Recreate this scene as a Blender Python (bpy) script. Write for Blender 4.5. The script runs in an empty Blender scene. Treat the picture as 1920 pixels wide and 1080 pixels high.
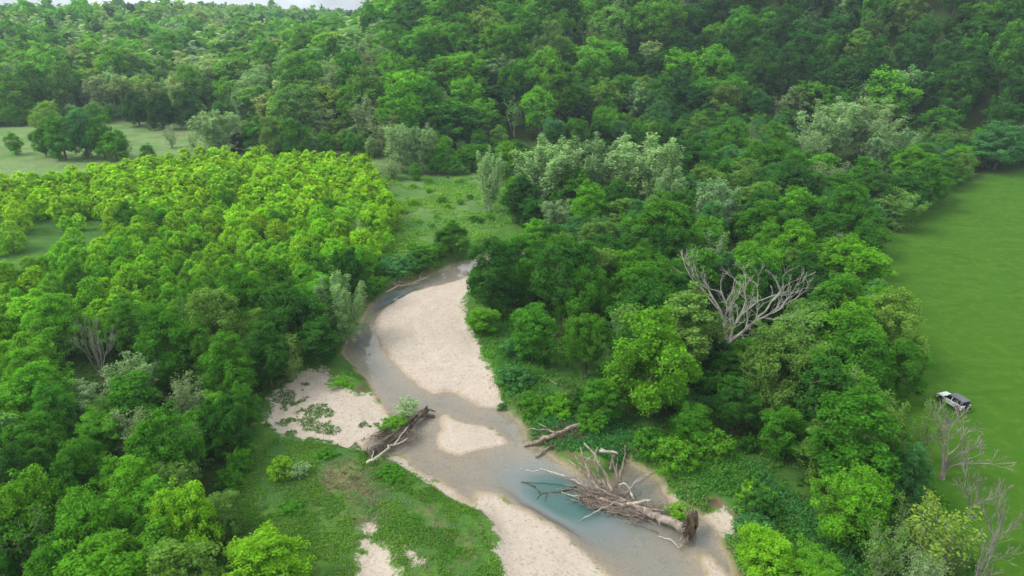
import bpy, math, random
import numpy as np
from mathutils import Vector

S = bpy.context.scene
COL = S.collection
RAD = math.radians

# ---------------------------------------------------------------- camera
CAM_Z, FPX = 52.0, 1300.0
PITCH = math.atan(540.0 / FPX)                    # the horizon lies at the upper edge of the frame
cd = bpy.data.cameras.new('camera'); cam = bpy.data.objects.new('camera', cd); COL.objects.link(cam)
cd.sensor_width = 36.0; cd.lens = 36.0 * FPX / 1920.0
cd.clip_start = 0.5; cd.clip_end = 9000
cam.location = (0, 0, CAM_Z); cam.rotation_euler = (math.pi / 2 - PITCH, 0, 0)
S.camera = cam

# ---------------------------------------------------------------- sky, sun, exposure
SUN_EL, SUN_AZ = 50.0, -98.0                      # azimuth from +Y (view direction), negative = left
w = bpy.data.worlds.new('World'); S.world = w; w.use_nodes = True
nt = w.node_tree; nt.nodes.clear()
wo = nt.nodes.new('ShaderNodeOutputWorld'); bg = nt.nodes.new('ShaderNodeBackground')
sk = nt.nodes.new('ShaderNodeTexSky'); sk.sky_type = 'NISHITA'; sk.sun_disc = False
sk.sun_elevation = RAD(SUN_EL); sk.sun_rotation = RAD(SUN_AZ)
sk.air_density = 1.0; sk.dust_density = 2.5; sk.ozone_density = 1.0
hs = nt.nodes.new('ShaderNodeHueSaturation'); hs.inputs['Saturation'].default_value = 0.45
# thin broken cloud over the whole dome
tc = nt.nodes.new('ShaderNodeTexCoord'); mp = nt.nodes.new('ShaderNodeMapping'); mp.inputs['Scale'].default_value = (2.2, 2.2, 4.5)
nz = nt.nodes.new('ShaderNodeTexNoise'); nz.inputs['Scale'].default_value = 1.6; nz.inputs['Detail'].default_value = 6
rp = nt.nodes.new('ShaderNodeValToRGB'); rp.color_ramp.elements[0].position = 0.34; rp.color_ramp.elements[1].position = 0.62
mx = nt.nodes.new('ShaderNodeMix'); mx.data_type = 'RGBA'
mx.inputs[7].default_value = (8.6, 8.9, 9.2, 1)
nt.links.new(tc.outputs['Generated'], mp.inputs[0]); nt.links.new(mp.outputs[0], nz.inputs['Vector'])
nt.links.new(nz.outputs[0], rp.inputs[0]); nt.links.new(rp.outputs[0], mx.inputs[0])
nt.links.new(sk.outputs[0], hs.inputs['Color']); nt.links.new(hs.outputs[0], mx.inputs[6])
nt.links.new(mx.outputs[2], bg.inputs['Color']); bg.inputs['Strength'].default_value = 0.14
nt.links.new(bg.outputs[0], wo.inputs['Surface'])
sd = bpy.data.lights.new('sun', 'SUN'); sd.energy = 1.7; sd.angle = RAD(24); sd.color = (1, .95, .87)
sun = bpy.data.objects.new('sun', sd); COL.objects.link(sun)
_d = Vector((math.sin(RAD(SUN_AZ)) * math.cos(RAD(SUN_EL)), math.cos(RAD(SUN_AZ)) * math.cos(RAD(SUN_EL)), math.sin(RAD(SUN_EL))))
sun.rotation_euler = _d.to_track_quat('Z', 'Y').to_euler(); sun.location = (-60, 40, 150)
vs = S.view_settings; vs.view_transform = 'Standard'; vs.look = 'None'; vs.gamma = 1.0; vs.use_curve_mapping = False
vs.exposure = 0.42
cy = S.cycles
cy.use_denoising = True; cy.max_bounces = 6; cy.diffuse_bounces = 3; cy.glossy_bounces = 2; cy.transmission_bounces = 3
cy.transparent_max_bounces = 8; cy.volume_bounces = 0; cy.use_adaptive_sampling = True; cy.adaptive_threshold = 0.02
cy.caustics_reflective = False; cy.caustics_refractive = False

# ---------------------------------------------------------------- helpers: noise, sight lines, polygons
def _hash(xi, yi, seed):
    h = (xi.astype(np.int64) * 374761393 + yi.astype(np.int64) * 668265263 + seed * 1442695041) & 0xffffffff
    h = ((h ^ (h >> 13)) * 1274126177) & 0xffffffff
    h = h ^ (h >> 16)
    return h / 4294967296.0
def vnoise(x, y, seed=0):
    xi, yi = np.floor(x), np.floor(y); fx, fy = x - xi, y - yi
    fx = fx * fx * (3 - 2 * fx); fy = fy * fy * (3 - 2 * fy)
    a = _hash(xi, yi, seed); b = _hash(xi + 1, yi, seed); c = _hash(xi, yi + 1, seed); d = _hash(xi + 1, yi + 1, seed)
    return (a + (b - a) * fx) * (1 - fy) + (c + (d - c) * fx) * fy
def fbm(x, y, seed=0, octv=4):
    s, a, t = 0.0, 1.0, 0.0
    for k in range(octv):
        s = s + a * (vnoise(x * 2 ** k, y * 2 ** k, seed + k) - 0.5); t += a; a *= 0.5
    return s / t * 2.0
def sstep(a, b, x):
    t = np.clip((x - a) / (b - a), 0, 1); return t * t * (3 - 2 * t)
CP, SP = math.cos(PITCH), math.sin(PITCH)
def at(px, py, z=0.0):
    """the point at height z on the sight line through a pixel of the photograph"""
    dx, dy = (px - 960) / FPX, (py - 540) / FPX
    d = np.array((dx, CP - dy * SP, -SP - dy * CP))
    t = (z - CAM_Z) / d[2]
    return np.array((0, 0, CAM_Z)) + d * t
def depth_of(p):
    return p[1] * CP - (p[2] - CAM_Z) * SP
def project(p):
    p = np.asarray(p, float); dz = p[..., 2] - CAM_Z
    de = p[..., 1] * CP - dz * SP; up = p[..., 1] * SP + dz * CP
    return 960 + FPX * p[..., 0] / de, 540 - FPX * up / de, de
def poly(pts, z): return np.array([at(a, b, z)[:2] for a, b in pts])
def sdist(P, x, y):
    """signed distance to a polygon, negative inside"""
    x = np.asarray(x, float); y = np.asarray(y, float)
    d = np.full(x.shape, 1e9); ins = np.zeros(x.shape, bool)
    n = len(P)
    for i in range(n):
        ax, ay = P[i]; bx, by = P[(i + 1) % n]
        ex, ey = bx - ax, by - ay; wx, wy = x - ax, y - ay
        t = np.clip((wx * ex + wy * ey) / (ex * ex + ey * ey + 1e-9), 0, 1)
        d = np.minimum(d, (wx - ex * t) ** 2 + (wy - ey * t) ** 2)
        if ay != by:
            ins ^= ((ay > y) != (by > y)) & (x < (bx - ax) * (y - ay) / (by - ay) + ax)
    d = np.sqrt(d)
    return np.where(ins, -d, d)

# ---------------------------------------------------------------- outlines of the place
WL = -1.6
WATER = poly([(1075, 468), (1040, 458), (1000, 450), (955, 455), (915, 468), (885, 488), (850, 497), (815, 512), (770, 532), (735, 545), (712, 555), (695, 572),
  (680, 598), (662, 622), (646, 642), (645, 660), (652, 676), (668, 690), (685, 707), (700, 735), (722, 765), (734, 782), (730, 800), (712, 812),
  (692, 822), (683, 834), (690, 850), (715, 852), (735, 850), (752, 853), (768, 862), (780, 880), (800, 893), (835, 912), (865, 930), (886, 946), (893, 934), (897, 921),
  (930, 925), (960, 940), (1000, 963), (1040, 985), (1067, 1005), (1090, 1030), (1120, 1057), (1148, 1082), (1200, 1140), (1290, 1260),
  (1560, 1260), (1420, 1130), (1378, 1078), (1362, 1048), (1352, 1012), (1336, 990), (1316, 972), (1290, 962), (1268, 945), (1246, 925), (1237, 905), (1216, 888),
  (1194, 877), (1175, 868), (1164, 884), (1150, 905), (1118, 905), (1095, 893), (1075, 884), (1055, 870), (1034, 857), (1018, 842), (1000, 836), (988, 822), (984, 806), (970, 788),
  (958, 775), (940, 764), (905, 762), (880, 752), (855, 738), (835, 733), (815, 737), (790, 726), (765, 706), (740, 681), (716, 652),
  (704, 626), (705, 602), (718, 582), (745, 562), (775, 547), (810, 538), (850, 528), (878, 519), (930, 508), (1000, 495), (1060, 490)], WL)
ISLAND = poly([(824, 778), (840, 776), (855, 790), (875, 795), (905, 799), (925, 806), (940, 818), (952, 830), (930, 835), (915, 839), (890, 847), (865, 851), (840, 846),
  (825, 838), (820, 824), (828, 805)], WL)
SPIT = poly([(1303, 1042), (1325, 1036), (1345, 1048), (1363, 1072), (1374, 1095), (1400, 1160), (1350, 1160), (1322, 1075)], WL)
SHOAL = poly([(812, 772), (850, 770), (905, 788), (960, 815), (1000, 845), (985, 860), (930, 850), (900, 862), (920, 885), (880, 890), (830, 870), (800, 850), (812, 810)], WL)
GRAVEL = [poly(p, z) for p, z in (
  ([(878, 517), (930, 506), (900, 535), (872, 560), (866, 582), (876, 612), (890, 640), (902, 672), (916, 705), (927, 735), (940, 758), (956, 780), (935, 770), (905, 768), (880, 758),
    (855, 744), (835, 739), (815, 743), (790, 732), (765, 712), (740, 687), (716, 658), (698, 630), (698, 602), (712, 578), (740, 556), (775, 541), (810, 532), (850, 523)], -1.2),
  ([(893, 918), (930, 920), (1000, 960), (1067, 1003), (1148, 1080), (1290, 1260), (1010, 1260), (955, 1130), (942, 1080), (936, 1045), (934, 1010), (920, 980), (905, 955), (888, 945)], -1.2),
  ([(500, 792), (516, 745), (545, 716), (575, 700), (600, 696), (622, 706), (640, 724), (662, 737), (688, 733), (706, 742), (726, 768), (732, 785), (716, 808), (690, 818), (676, 838), (640, 836), (600, 829),
    (560, 824), (520, 812)], -0.8),
  ([(730, 853), (755, 850), (785, 880), (840, 908), (893, 940), (893, 955), (850, 935), (800, 903), (760, 878), (735, 868)], -1.2),
  ([(1303, 1042), (1325, 1036), (1345, 1048), (1363, 1072), (1374, 1095), (1400, 1160), (1350, 1160), (1322, 1075)], -1.4),
  ([(820, 776), (840, 772), (860, 788), (905, 796), (930, 804), (960, 832), (930, 840), (890, 850), (840, 850), (815, 835)], -1.5),
  ([(660, 1080), (672, 1050), (690, 1030), (680, 1012), (700, 1008), (722, 1020), (735, 1040), (752, 1060), (748, 1085), (700, 1095)], 0),
  ([(680, 985), (695, 978), (704, 990), (695, 1000)], 0), ([(758, 1022), (772, 1030), (785, 1052), (770, 1050)], 0),
  ([(1010, 462), (1035, 455), (1050, 475), (1030, 490)], 0), ([(1320, 960), (1345, 950), (1385, 985), (1370, 1000), (1340, 985)], -0.8), ([(1225, 905), (1245, 900), (1275, 935), (1290, 960), (1262, 945)], -0.8))]
PALE = [poly(p, 0) for p in ([(860, 415), (905, 402), (935, 400), (920, 412), (880, 422)], [(555, 900), (600, 868), (660, 850), (700, 885), (715, 930), (735, 985), (700, 975), (660, 940), (600, 930)], [(620, 935), (700, 950), (720, 1000), (650, 1000)], [(760, 930), (820, 945), (860, 1000), (800, 1000)], [(840, 1010), (900, 1000), (920, 1070), (860, 1060)],
  [(-30, 268), (20, 258), (30, 285), (-20, 300)], [(30, 300), (90, 292), (100, 306), (50, 312)], [(250, 246), (300, 240), (400, 250), (330, 262)],
  [(625, 945), (655, 930), (645, 955)], [(1290, 900), (1330, 885), (1340, 910), (1310, 930)], [(990, 735), (1050, 740), (1060, 770), (1000, 765)], [(900, 640), (960, 625), (955, 655), (915, 665)])]
FIELD = poly([(2100, 318), (1920, 323), (1835, 334), (1740, 386), (1662, 448), (1628, 520), (1622, 600), (1650, 680), (1690, 760), (1722, 860), (1772, 960), (1842, 1080), (1900, 1250), (3000, 1250), (4200, 318)], 0)
THICKET = poly([(-150, 378), (60, 362), (180, 345), (250, 328), (330, 318), (450, 310), (560, 312), (690, 325), (715, 345), (735, 400), (745, 450), (720, 490), (690, 525), (625, 560), (560, 590), (450, 600), (300, 610), (180, 670), (80, 730), (-150, 850)], 0)
CLEARING = poly([(-100, 432), (90, 422), (205, 428), (218, 470), (110, 520), (-100, 545)], 0)
CLEAR2 = poly([(-120, 405), (40, 395), (60, 402), (-20, 430), (-120, 440)], 0)
BELT = poly([(885, 520), (905, 500), (1000, 480), (1030, 445), (960, 420), (960, 340), (1000, 290), (1100, 262), (1300, 258), (1500, 262), (1700, 285), (1960, 315), (1835, 334), (1740, 386), (1662, 448), (1628, 520), (1622, 600),
  (1650, 680), (1690, 760), (1722, 860), (1772, 960), (1842, 1080), (1900, 1250), (1600, 1250), (1500, 1080), (1420, 1010), (1360, 930), (1270, 850), (1180, 800), (1100, 790), (1010, 700), (950, 640)], 0)
LEFTWOOD = poly([(690, 525), (660, 590), (640, 640), (620, 672), (560, 700), (510, 740), (480, 800), (450, 880), (420, 960), (430, 1040), (600, 1200), (-300, 1200), (-300, 800), (80, 720), (180, 660), (300, 600), (450, 590), (600, 560)], 0)
_ft = np.array([at(a, b, 0)[:2] for a, b in ((-500, 238), (0, 234), (160, 230), (300, 226), (430, 238), (520, 285), (700, 292), (760, 302), (860, 290), (950, 284), (1200, 262), (1500, 262), (1700, 285), (1960, 315), (2300, 350))])
FX = np.concatenate(([-3000], _ft[:, 0], [900])); FY = np.concatenate(([_ft[0, 1]], _ft[:, 1], [_ft[-1, 1] - 80]))
POOLS = [(at(1075, 945, WL)[:2], 5.6, 1.15), (at(1010, 912, WL)[:2], 5.0, .50), (at(735, 556, WL)[:2], 6.0, 1.0), (at(1205, 905, WL)[:2], 4.0, .25), (at(1335, 1010, WL)[:2], 3.0, .35), (at(965, 810, WL)[:2], 4.0, .35), (at(650, 640, WL)[:2], 4, .5)]

def d_water(x, y):
    near = (y < 190) & (np.abs(x) < 90)
    d = np.full(np.shape(x), 60.0)
    xs, ys = x[near], y[near]
    wob = 0.45 * fbm(xs / 2.3, ys / 2.3, 71, 3)
    v = np.maximum(np.maximum(sdist(WATER, xs, ys), -sdist(ISLAND, xs, ys)), -sdist(SPIT, xs, ys)) + wob
    d[near] = v
    return d
def d_gravel(x, y):
    d = np.full(np.shape(x), 60.0); near = (y < 190) & (np.abs(x) < 90)
    for g in GRAVEL: d[near] = np.minimum(d[near], sdist(g, x[near], y[near]))
    return d
def hill(x, y):
    d = y - np.interp(x, FX, FY)
    a1 = np.interp(x + .18 * np.clip(d, 0, 300), [-170, -80, 0, 70, 200], [0, 14, 60, 86, 98])
    h1 = a1 * sstep(-0.10, 1, d / 215.0)
    h2 = (15 + 9 * fbm(x / 120 + 3.3, y / 420, 5, 2) + 8 * np.exp(-((x + 370) / 100) ** 2) - 4 * np.exp(-((x + 210) / 55) ** 2) - 4 * np.exp(-((x + 520) / 70) ** 2)) * sstep(-0.08, 1, d / 290.0)
    k = 6.0
    m = np.maximum(h1, h2) + np.log1p(np.exp(-np.abs(h1 - h2) / k)) * k * sstep(0, 60, d)
    return np.where(d > -20, m + sstep(0, 80, d) * 4 * fbm(x / 60, y / 60, 9, 3), 0)
def height(x, y):
    x = np.atleast_1d(np.asarray(x, float)); y = np.atleast_1d(np.asarray(y, float))
    dw, dg = d_water(x, y), d_gravel(x, y)
    lev = 0.22 * fbm(x / 5, y / 5, 3, 3) + 0.45 * fbm(x / 38, y / 38, 4, 2) * sstep(0, 20, dw)
    gm = sstep(1.5, -1.5, dg)
    lev = lev - 0.55 * gm
    wb = 2.6 + 8.5 * gm + 0.8 * fbm(x / 6, y / 6, 31, 2)
    land = WL + 0.03 + (lev - WL) * sstep(-0.15, 1, dw / wb) + 0.05 * fbm(x / 0.9, y / 0.9, 8, 2)
    dep = (0.32 - .22 * sstep(2.5, -2, sdist(SHOAL, x, y))) * sstep(0, 3.2, -dw)
    for c, r, dd in POOLS: dep = dep + dd * np.exp(-((x - c[0]) ** 2 + (y - c[1]) ** 2) / (r * r)) * sstep(0, 1.8, -dw)
    bed = WL - dep + 0.05 * fbm(x / 1.5, y / 1.5, 12, 3) * sstep(0, 2, -dw)
    return np.where(dw > 0, land, bed) + hill(x, y)
def hz(x, y): return float(height(x, y)[0])
def hit(px, py, dz=0.0):
    """where the sight line meets the ground"""
    z = 0.0
    for _ in range(10):
        p = at(px, py, z); z = 0.5 * z + 0.5 * (hz(p[0], p[1]) + dz)
    return at(px, py, z)

# ---------------------------------------------------------------- materials
class NT:
    def __init__(s, name):
        s.m = bpy.data.materials.new(name); s.m.use_nodes = True; s.t = s.m.node_tree; s.t.nodes.clear()
        s.out = s.n('ShaderNodeOutputMaterial')
    def n(s, t, **kw):
        o = s.t.nodes.new(t)
        for k, v in kw.items(): setattr(o, k, v)
        return o
    def link(s, a, b): s.t.links.new(a, b)
    def put(s, sock, v):
        if isinstance(v, bpy.types.NodeSocket): s.link(v, sock)
        elif v is not None: sock.default_value = v
    def noise(s, scale, detail=4, vec=None, rough=.55, dist=0):
        o = s.n('ShaderNodeTexNoise'); o.inputs['Scale'].default_value = scale; o.inputs['Detail'].default_value = detail
        o.inputs['Roughness'].default_value = rough; o.inputs['Distortion'].default_value = dist
        s.put(o.inputs['Vector'], vec); return o.outputs[0]
    def ramp(s, fac, a, b, ca=0, cb=1):
        o = s.n('ShaderNodeMapRange', interpolation_type='SMOOTHSTEP'); s.put(o.inputs[0], fac)
        s.put(o.inputs[1], a); s.put(o.inputs[2], b); o.inputs[3].default_value = ca; o.inputs[4].default_value = cb
        return o.outputs[0]
    def mix(s, f, a, b, mode='MIX'):
        o = s.n('ShaderNodeMix', data_type='RGBA', blend_type=mode); s.put(o.inputs[0], f)
        for i, v in ((6, a), (7, b)):
            s.put(o.inputs[i], v if isinstance(v, bpy.types.NodeSocket) else (*v, 1))
        return o.outputs[2]
    def math(s, op, a, b=None):
        o = s.n('ShaderNodeMath', operation=op); s.put(o.inputs[0], a); s.put(o.inputs[1], b); return o.outputs[0]
    def attr(s, name): return s.n('ShaderNodeAttribute', attribute_name=name)
    def pos(s): return s.n('ShaderNodeNewGeometry').outputs['Position']
    def bsdf(s, col, rough=.8, spec=.2, normal=None):
        o = s.n('ShaderNodeBsdfPrincipled'); s.put(o.inputs['Base Color'], col if isinstance(col, bpy.types.NodeSocket) else (*col, 1))
        s.put(o.inputs['Roughness'], rough); o.inputs['Specular IOR Level'].default_value = spec; s.put(o.inputs['Normal'], normal)
        return o.outputs[0]
    def bump(s, h, strength=.4, dist=.1):
        o = s.n('ShaderNodeBump'); o.inputs['Strength'].default_value = strength; o.inputs['Distance'].default_value = dist
        s.put(o.inputs['Height'], h); return o.outputs[0]
    def done(s, sh): s.link(sh, s.out.inputs['Surface']); return s.m

def ground_material():
    t = NT('ground'); p = t.pos()
    dw = t.attr('dw').outputs['Fac']; dg = t.attr('dg').outputs['Fac']; fi = t.attr('field').outputs['Fac']; wd = t.attr('wood').outputs['Fac']; pl = t.attr('pale').outputs['Fac']; me = t.attr('meadow').outputs['Fac']
    n1 = t.noise(.09, 4, p); n2 = t.noise(.55, 5, p, .65); n3 = t.noise(3.2, 4, p, .7); n4 = t.noise(11, 3, p, .7)
    rough_grass = t.mix(t.ramp(n2, .35, .65), (.050, .145, .016), (.098, .215, .032))
    rough_grass = t.mix(t.ramp(n1, .42, .62), rough_grass, (.055, .15, .03))
    rough_grass = t.mix(t.ramp(n3, .5, .8), rough_grass, (.13, .20, .045))
    st = t.n('ShaderNodeMapping'); t.link(p, st.inputs[0]); st.inputs['Scale'].default_value = (.13, .36, .3); st.inputs['Rotation'].default_value = (0, 0, RAD(-9))
    n5 = t.noise(1.0, 4, st.outputs[0], .6)
    field = t.mix(t.ramp(n5, .32, .68), (.040, .128, .006), (.070, .175, .011))
    field = t.mix(t.ramp(n1, .35, .7), field, (.055, .152, .009))
    field = t.mix(t.ramp(n3, .5, .8, 0, .75), field, (.030, .098, .008)); field = t.mix(t.ramp(n2, .46, .70, 0, .75), field, (.092, .190, .014)); field = t.mix(t.ramp(n4, .5, .75, 0, .5), field, (.04, .115, .01))
    mead = t.mix(t.ramp(n2, .35, .65), (.155, .26, .075), (.215, .30, .13)); mead = t.mix(t.ramp(n1, .45, .6), mead, (.125, .24, .06))
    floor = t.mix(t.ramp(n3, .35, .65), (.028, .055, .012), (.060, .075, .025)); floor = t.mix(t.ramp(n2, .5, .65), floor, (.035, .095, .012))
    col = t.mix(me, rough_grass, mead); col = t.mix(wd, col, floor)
    col = t.mix(t.ramp(t.math('ADD', fi, t.math('MULTIPLY', t.math('SUBTRACT', n2, .5), 1.2)), .3, .7), col, field)
    dirt = t.mix(t.ramp(n3, .3, .7), (.15, .105, .062), (.27, .205, .13))
    pm = t.ramp(t.math('ADD', t.math('MULTIPLY', pl, .75), t.math('ADD', t.math('MULTIPLY', t.math('SUBTRACT', n3, .5), 1.6), t.math('MULTIPLY', t.math('SUBTRACT', n2, .5), 1.6))), .42, .8)
    col = t.mix(t.math('MULTIPLY', pm, .8), col, t.mix(t.ramp(n2, .3, .7), (.24, .19, .12), (.17, .16, .07)))
    # bare cut bank where it is steep
    gz = t.n('ShaderNodeSeparateXYZ'); t.link(t.n('ShaderNodeNewGeometry').outputs['Normal'], gz.inputs[0])
    steep = t.ramp(t.math('ADD', gz.outputs[2], t.math('MULTIPLY', t.math('SUBTRACT', n3, .5), .25)), .90, .74)
    steep = t.math('MULTIPLY', steep, t.math('MULTIPLY', t.ramp(dw, 14, 5), t.ramp(n2, .42, .56)))
    col = t.mix(steep, col, t.mix(t.ramp(n2, .4, .6), dirt, (.17, .115, .075)))
    # gravel and sand
    vo = t.n('ShaderNodeTexVoronoi'); vo.inputs['Scale'].default_value = 4.2; t.link(p, vo.inputs['Vector'])
    vb = t.n('ShaderNodeSeparateColor'); t.link(vo.outputs['Color'], vb.inputs[0])
    grav = t.mix(t.ramp(n2, .3, .7), (.50, .425, .345), (.56, .48, .395))
    grav = t.mix(t.ramp(vb.outputs[0], .70, 1, 0, .45), grav, (.62, .56, .47)); grav = t.mix(t.ramp(vb.outputs[1], .72, 1, 0, .5), grav, (.30, .23, .165))
    grav = t.mix(t.ramp(n4, .58, .78, 0, .35), grav, (.38, .30, .225)); grav = t.mix(t.ramp(n1, .5, .7, 0, .6), grav, (.49, .42, .335))
    cx = t.n('ShaderNodeCombineXYZ'); t.link(t.math('MULTIPLY', dw, .75), cx.inputs[0]); t.link(t.math('MULTIPLY', n1, 9.0), cx.inputs[1]); t.link(t.math('MULTIPLY', n2, 2.2), cx.inputs[2])
    band = t.noise(1.3, 3, cx.outputs[0], .5)
    grav = t.mix(t.ramp(band, .5, .7, 0, .28), grav, (.41, .345, .275)); grav = t.mix(t.ramp(band, .46, .32, 0, .3), grav, (.60, .54, .465))
    gm = t.ramp(t.math('ADD', dg, t.math('ADD', t.math('MULTIPLY', t.math('SUBTRACT', n2, .5), 5.0), t.math('MULTIPLY', t.math('SUBTRACT', n3, .5), 3.0))), .55, -.35)
    col = t.mix(gm, col, grav)
    # wet margin and bed
    wet = t.ramp(t.math('ADD', dw, t.math('ADD', t.math('MULTIPLY', t.math('SUBTRACT', n2, .5), 1.6), t.math('MULTIPLY', t.math('SUBTRACT', n1, .5), 1.6))), .8, -.25, 0, .8)
    col = t.mix(wet, col, t.mix(t.ramp(n3, .3, .7), (.33, .25, .165), (.43, .335, .235)))
    bed = t.mix(t.ramp(n3, .35, .65), (.29, .23, .165), (.40, .33, .25)); bed = t.mix(t.ramp(n2, .42, .62), bed, (.37, .295, .21)); bed = t.mix(t.ramp(n4, .5, .75, 0, .45), bed, (.20, .155, .09))
    col = t.mix(t.ramp(dw, .05, -.35), col, bed)
    b = t.bump(t.math('ADD', n4, t.math('MULTIPLY', n3, 1.5)), .55, .12)
    return t.done(t.bsdf(col, t.ramp(wet, 0, 1, .95, .6), .12, b))
def water_material():
    t = NT('creek_water'); p = t.pos(); dp = t.attr('depth').outputs['Fac']
    m = t.n('ShaderNodeMapping'); t.link(p, m.inputs[0]); m.inputs['Rotation'].default_value = (0, 0, .9); m.inputs['Scale'].default_value = (1, .45, 1)
    rip = t.noise(2.1, 4, m.outputs[0], .6, .6); calm = t.ramp(t.noise(.16, 2, p), .42, .62)
    b = t.n('ShaderNodeBump'); b.inputs['Distance'].default_value = .05; t.link(rip, b.inputs['Height']); t.link(t.ramp(calm, 0, 1, .03, .5), b.inputs['Strength'])
    gi = t.n('ShaderNodeNewGeometry').outputs['Incoming']; vd = t.n('ShaderNodeVectorMath', operation='DOT_PRODUCT'); t.link(b.outputs[0], vd.inputs[0]); t.link(gi, vd.inputs[1])
    sch = t.math('POWER', t.math('SUBTRACT', 1.0, t.math('MINIMUM', t.math('ABSOLUTE', vd.outputs['Value']), 1.0)), 4.2); fr = t.math('ADD', t.math('MULTIPLY', sch, .93), .06)
    tr = t.n('ShaderNodeBsdfTransparent'); t.link(t.mix(t.ramp(dp, 0, 1.2), (.95, .97, .95), (.60, .80, .73)), tr.inputs[0])
    df = t.n('ShaderNodeBsdfDiffuse'); t.link(t.mix(t.ramp(dp, .25, 1.5), (.36, .37, .38), (.058, .145, .13)), df.inputs[0])
    m1 = t.n('ShaderNodeMixShader'); t.link(t.ramp(dp, 0.02, 1.3, .09, .88), m1.inputs[0]); t.link(tr.outputs[0], m1.inputs[1]); t.link(df.outputs[0], m1.inputs[2])
    gl = t.n('ShaderNodeBsdfGlossy'); gl.inputs['Roughness'].default_value = .04; t.link(b.outputs[0], gl.inputs['Normal'])
    m2 = t.n('ShaderNodeMixShader'); t.link(fr, m2.inputs[0]); t.link(m1.outputs[0], m2.inputs[1]); t.link(gl.outputs[0], m2.inputs[2])
    return t.done(m2.outputs[0])
def leaf_material(name, trans=.35):
    t = NT(name); oi = t.n('ShaderNodeObjectInfo'); lv = t.attr('lv').outputs['Color']
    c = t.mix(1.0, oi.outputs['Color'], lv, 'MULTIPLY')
    df = t.n('ShaderNodeBsdfDiffuse'); t.link(c, df.inputs[0])
    tl = t.n('ShaderNodeBsdfTranslucent'); t.link(t.mix(1.0, c, (1.08, 1.15, .6), 'MULTIPLY'), tl.inputs[0])
    m = t.n('ShaderNodeMixShader'); m.inputs[0].default_value = trans; t.link(df.outputs[0], m.inputs[1]); t.link(tl.outputs[0], m.inputs[2])
    return t.done(m.outputs[0])
def bark_material(name, a, b, scale=1.5):
    t = NT(name); tc = t.n('ShaderNodeTexCoord'); m = t.n('ShaderNodeMapping'); t.link(tc.outputs['Object'], m.inputs[0]); m.inputs['Scale'].default_value = (1, 1, .35)
    n1 = t.noise(scale, 4, m.outputs[0], .65); n2 = t.noise(scale * 7, 3, m.outputs[0], .6)
    c = t.mix(t.ramp(n1, .35, .65), a, b); c = t.mix(t.ramp(n2, .5, .8, 0, .5), c, tuple(v * .5 for v in a))
    return t.done(t.bsdf(c, .9, .1, t.bump(n2, .6, .05)))
def flat(name, col, rough=.5, spec=.4, metal=0):
    t = NT(name); n = t.noise(6, 3); c = t.mix(t.ramp(n, .3, .7, 0, .25), col, tuple(v * .75 for v in col))
    o = t.bsdf(c, rough, spec); o.node.inputs['Metallic'].default_value = metal
    return t.done(o)
M = dict(ground=ground_material(), water=water_material(), leaf=leaf_material('leaf', .48), blade=leaf_material('grass_blade', .25),
  bark=bark_material('bark_brown', (.085, .068, .05), (.17, .145, .115)), pale=bark_material('bark_pale', (.30, .285, .25), (.52, .50, .45), 1.0),
  grey=bark_material('bark_grey', (.20, .18, .155), (.36, .335, .30)), drift=bark_material('driftwood_grey', (.20, .165, .13), (.40, .345, .28), 2.2),
  drift_dark=bark_material('driftwood_dark', (.055, .045, .036), (.17, .14, .11), 2.0), drift_pale=bark_material('driftwood_pale', (.40, .345, .27), (.60, .53, .44), 2.2),
  twig=bark_material('twig_brown', (.17, .135, .105), (.33, .275, .22), 4), snag=bark_material('snag_grey', (.25, .24, .20), (.42, .41, .35), 1.2), soil=bark_material('root_soil', (.10, .07, .045), (.22, .16, .105), 1.5), twig_red=bark_material('twig_red', (.10, .06, .045), (.19, .12, .095), 4))

# ---------------------------------------------------------------- mesh helpers
def quad_mesh(name, V, F, mats, mi=None, lv=None, smooth=False):
    V = np.ascontiguousarray(V, np.float32); F = np.ascontiguousarray(F, np.int32)
    me = bpy.data.meshes.new(name); me.vertices.add(len(V)); me.vertices.foreach_set('co', V.ravel())
    k = F.shape[1]
    me.loops.add(F.size); me.loops.foreach_set('vertex_index', F.ravel())
    me.polygons.add(len(F)); me.polygons.foreach_set('loop_start', np.arange(0, F.size, k, dtype=np.int32))
    if mi is not None: me.polygons.foreach_set('material_index', np.ascontiguousarray(mi, np.int32))
    me.polygons.foreach_set('use_smooth', np.full(len(F), smooth))
    if lv is not None:
        a = me.attributes.new('lv', 'FLOAT_COLOR', 'POINT')
        a.data.foreach_set('color', np.ascontiguousarray(np.concatenate([lv, np.ones((len(lv), 1))], 1), np.float32).ravel())
    for m in mats: me.materials.append(m)
    me.update(calc_edges=True); me.validate(); return me
def link(name, me, parent=None, loc=None, rz=None, color=None):
    o = bpy.data.objects.new(name, me); COL.objects.link(o)
    if parent: o.parent = parent
    if loc is not None: o.location = [float(v) for v in loc]
    if rz is not None: o.rotation_euler = (0, 0, float(rz))
    if color is not None: o.color = (*color, 1)
    return o
def tag(o, label=None, cat=None, group=None, kind=None):
    if label: o['label'] = label
    if cat: o['category'] = cat
    if group: o['group'] = group
    if kind: o['kind'] = kind
    return o
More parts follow.
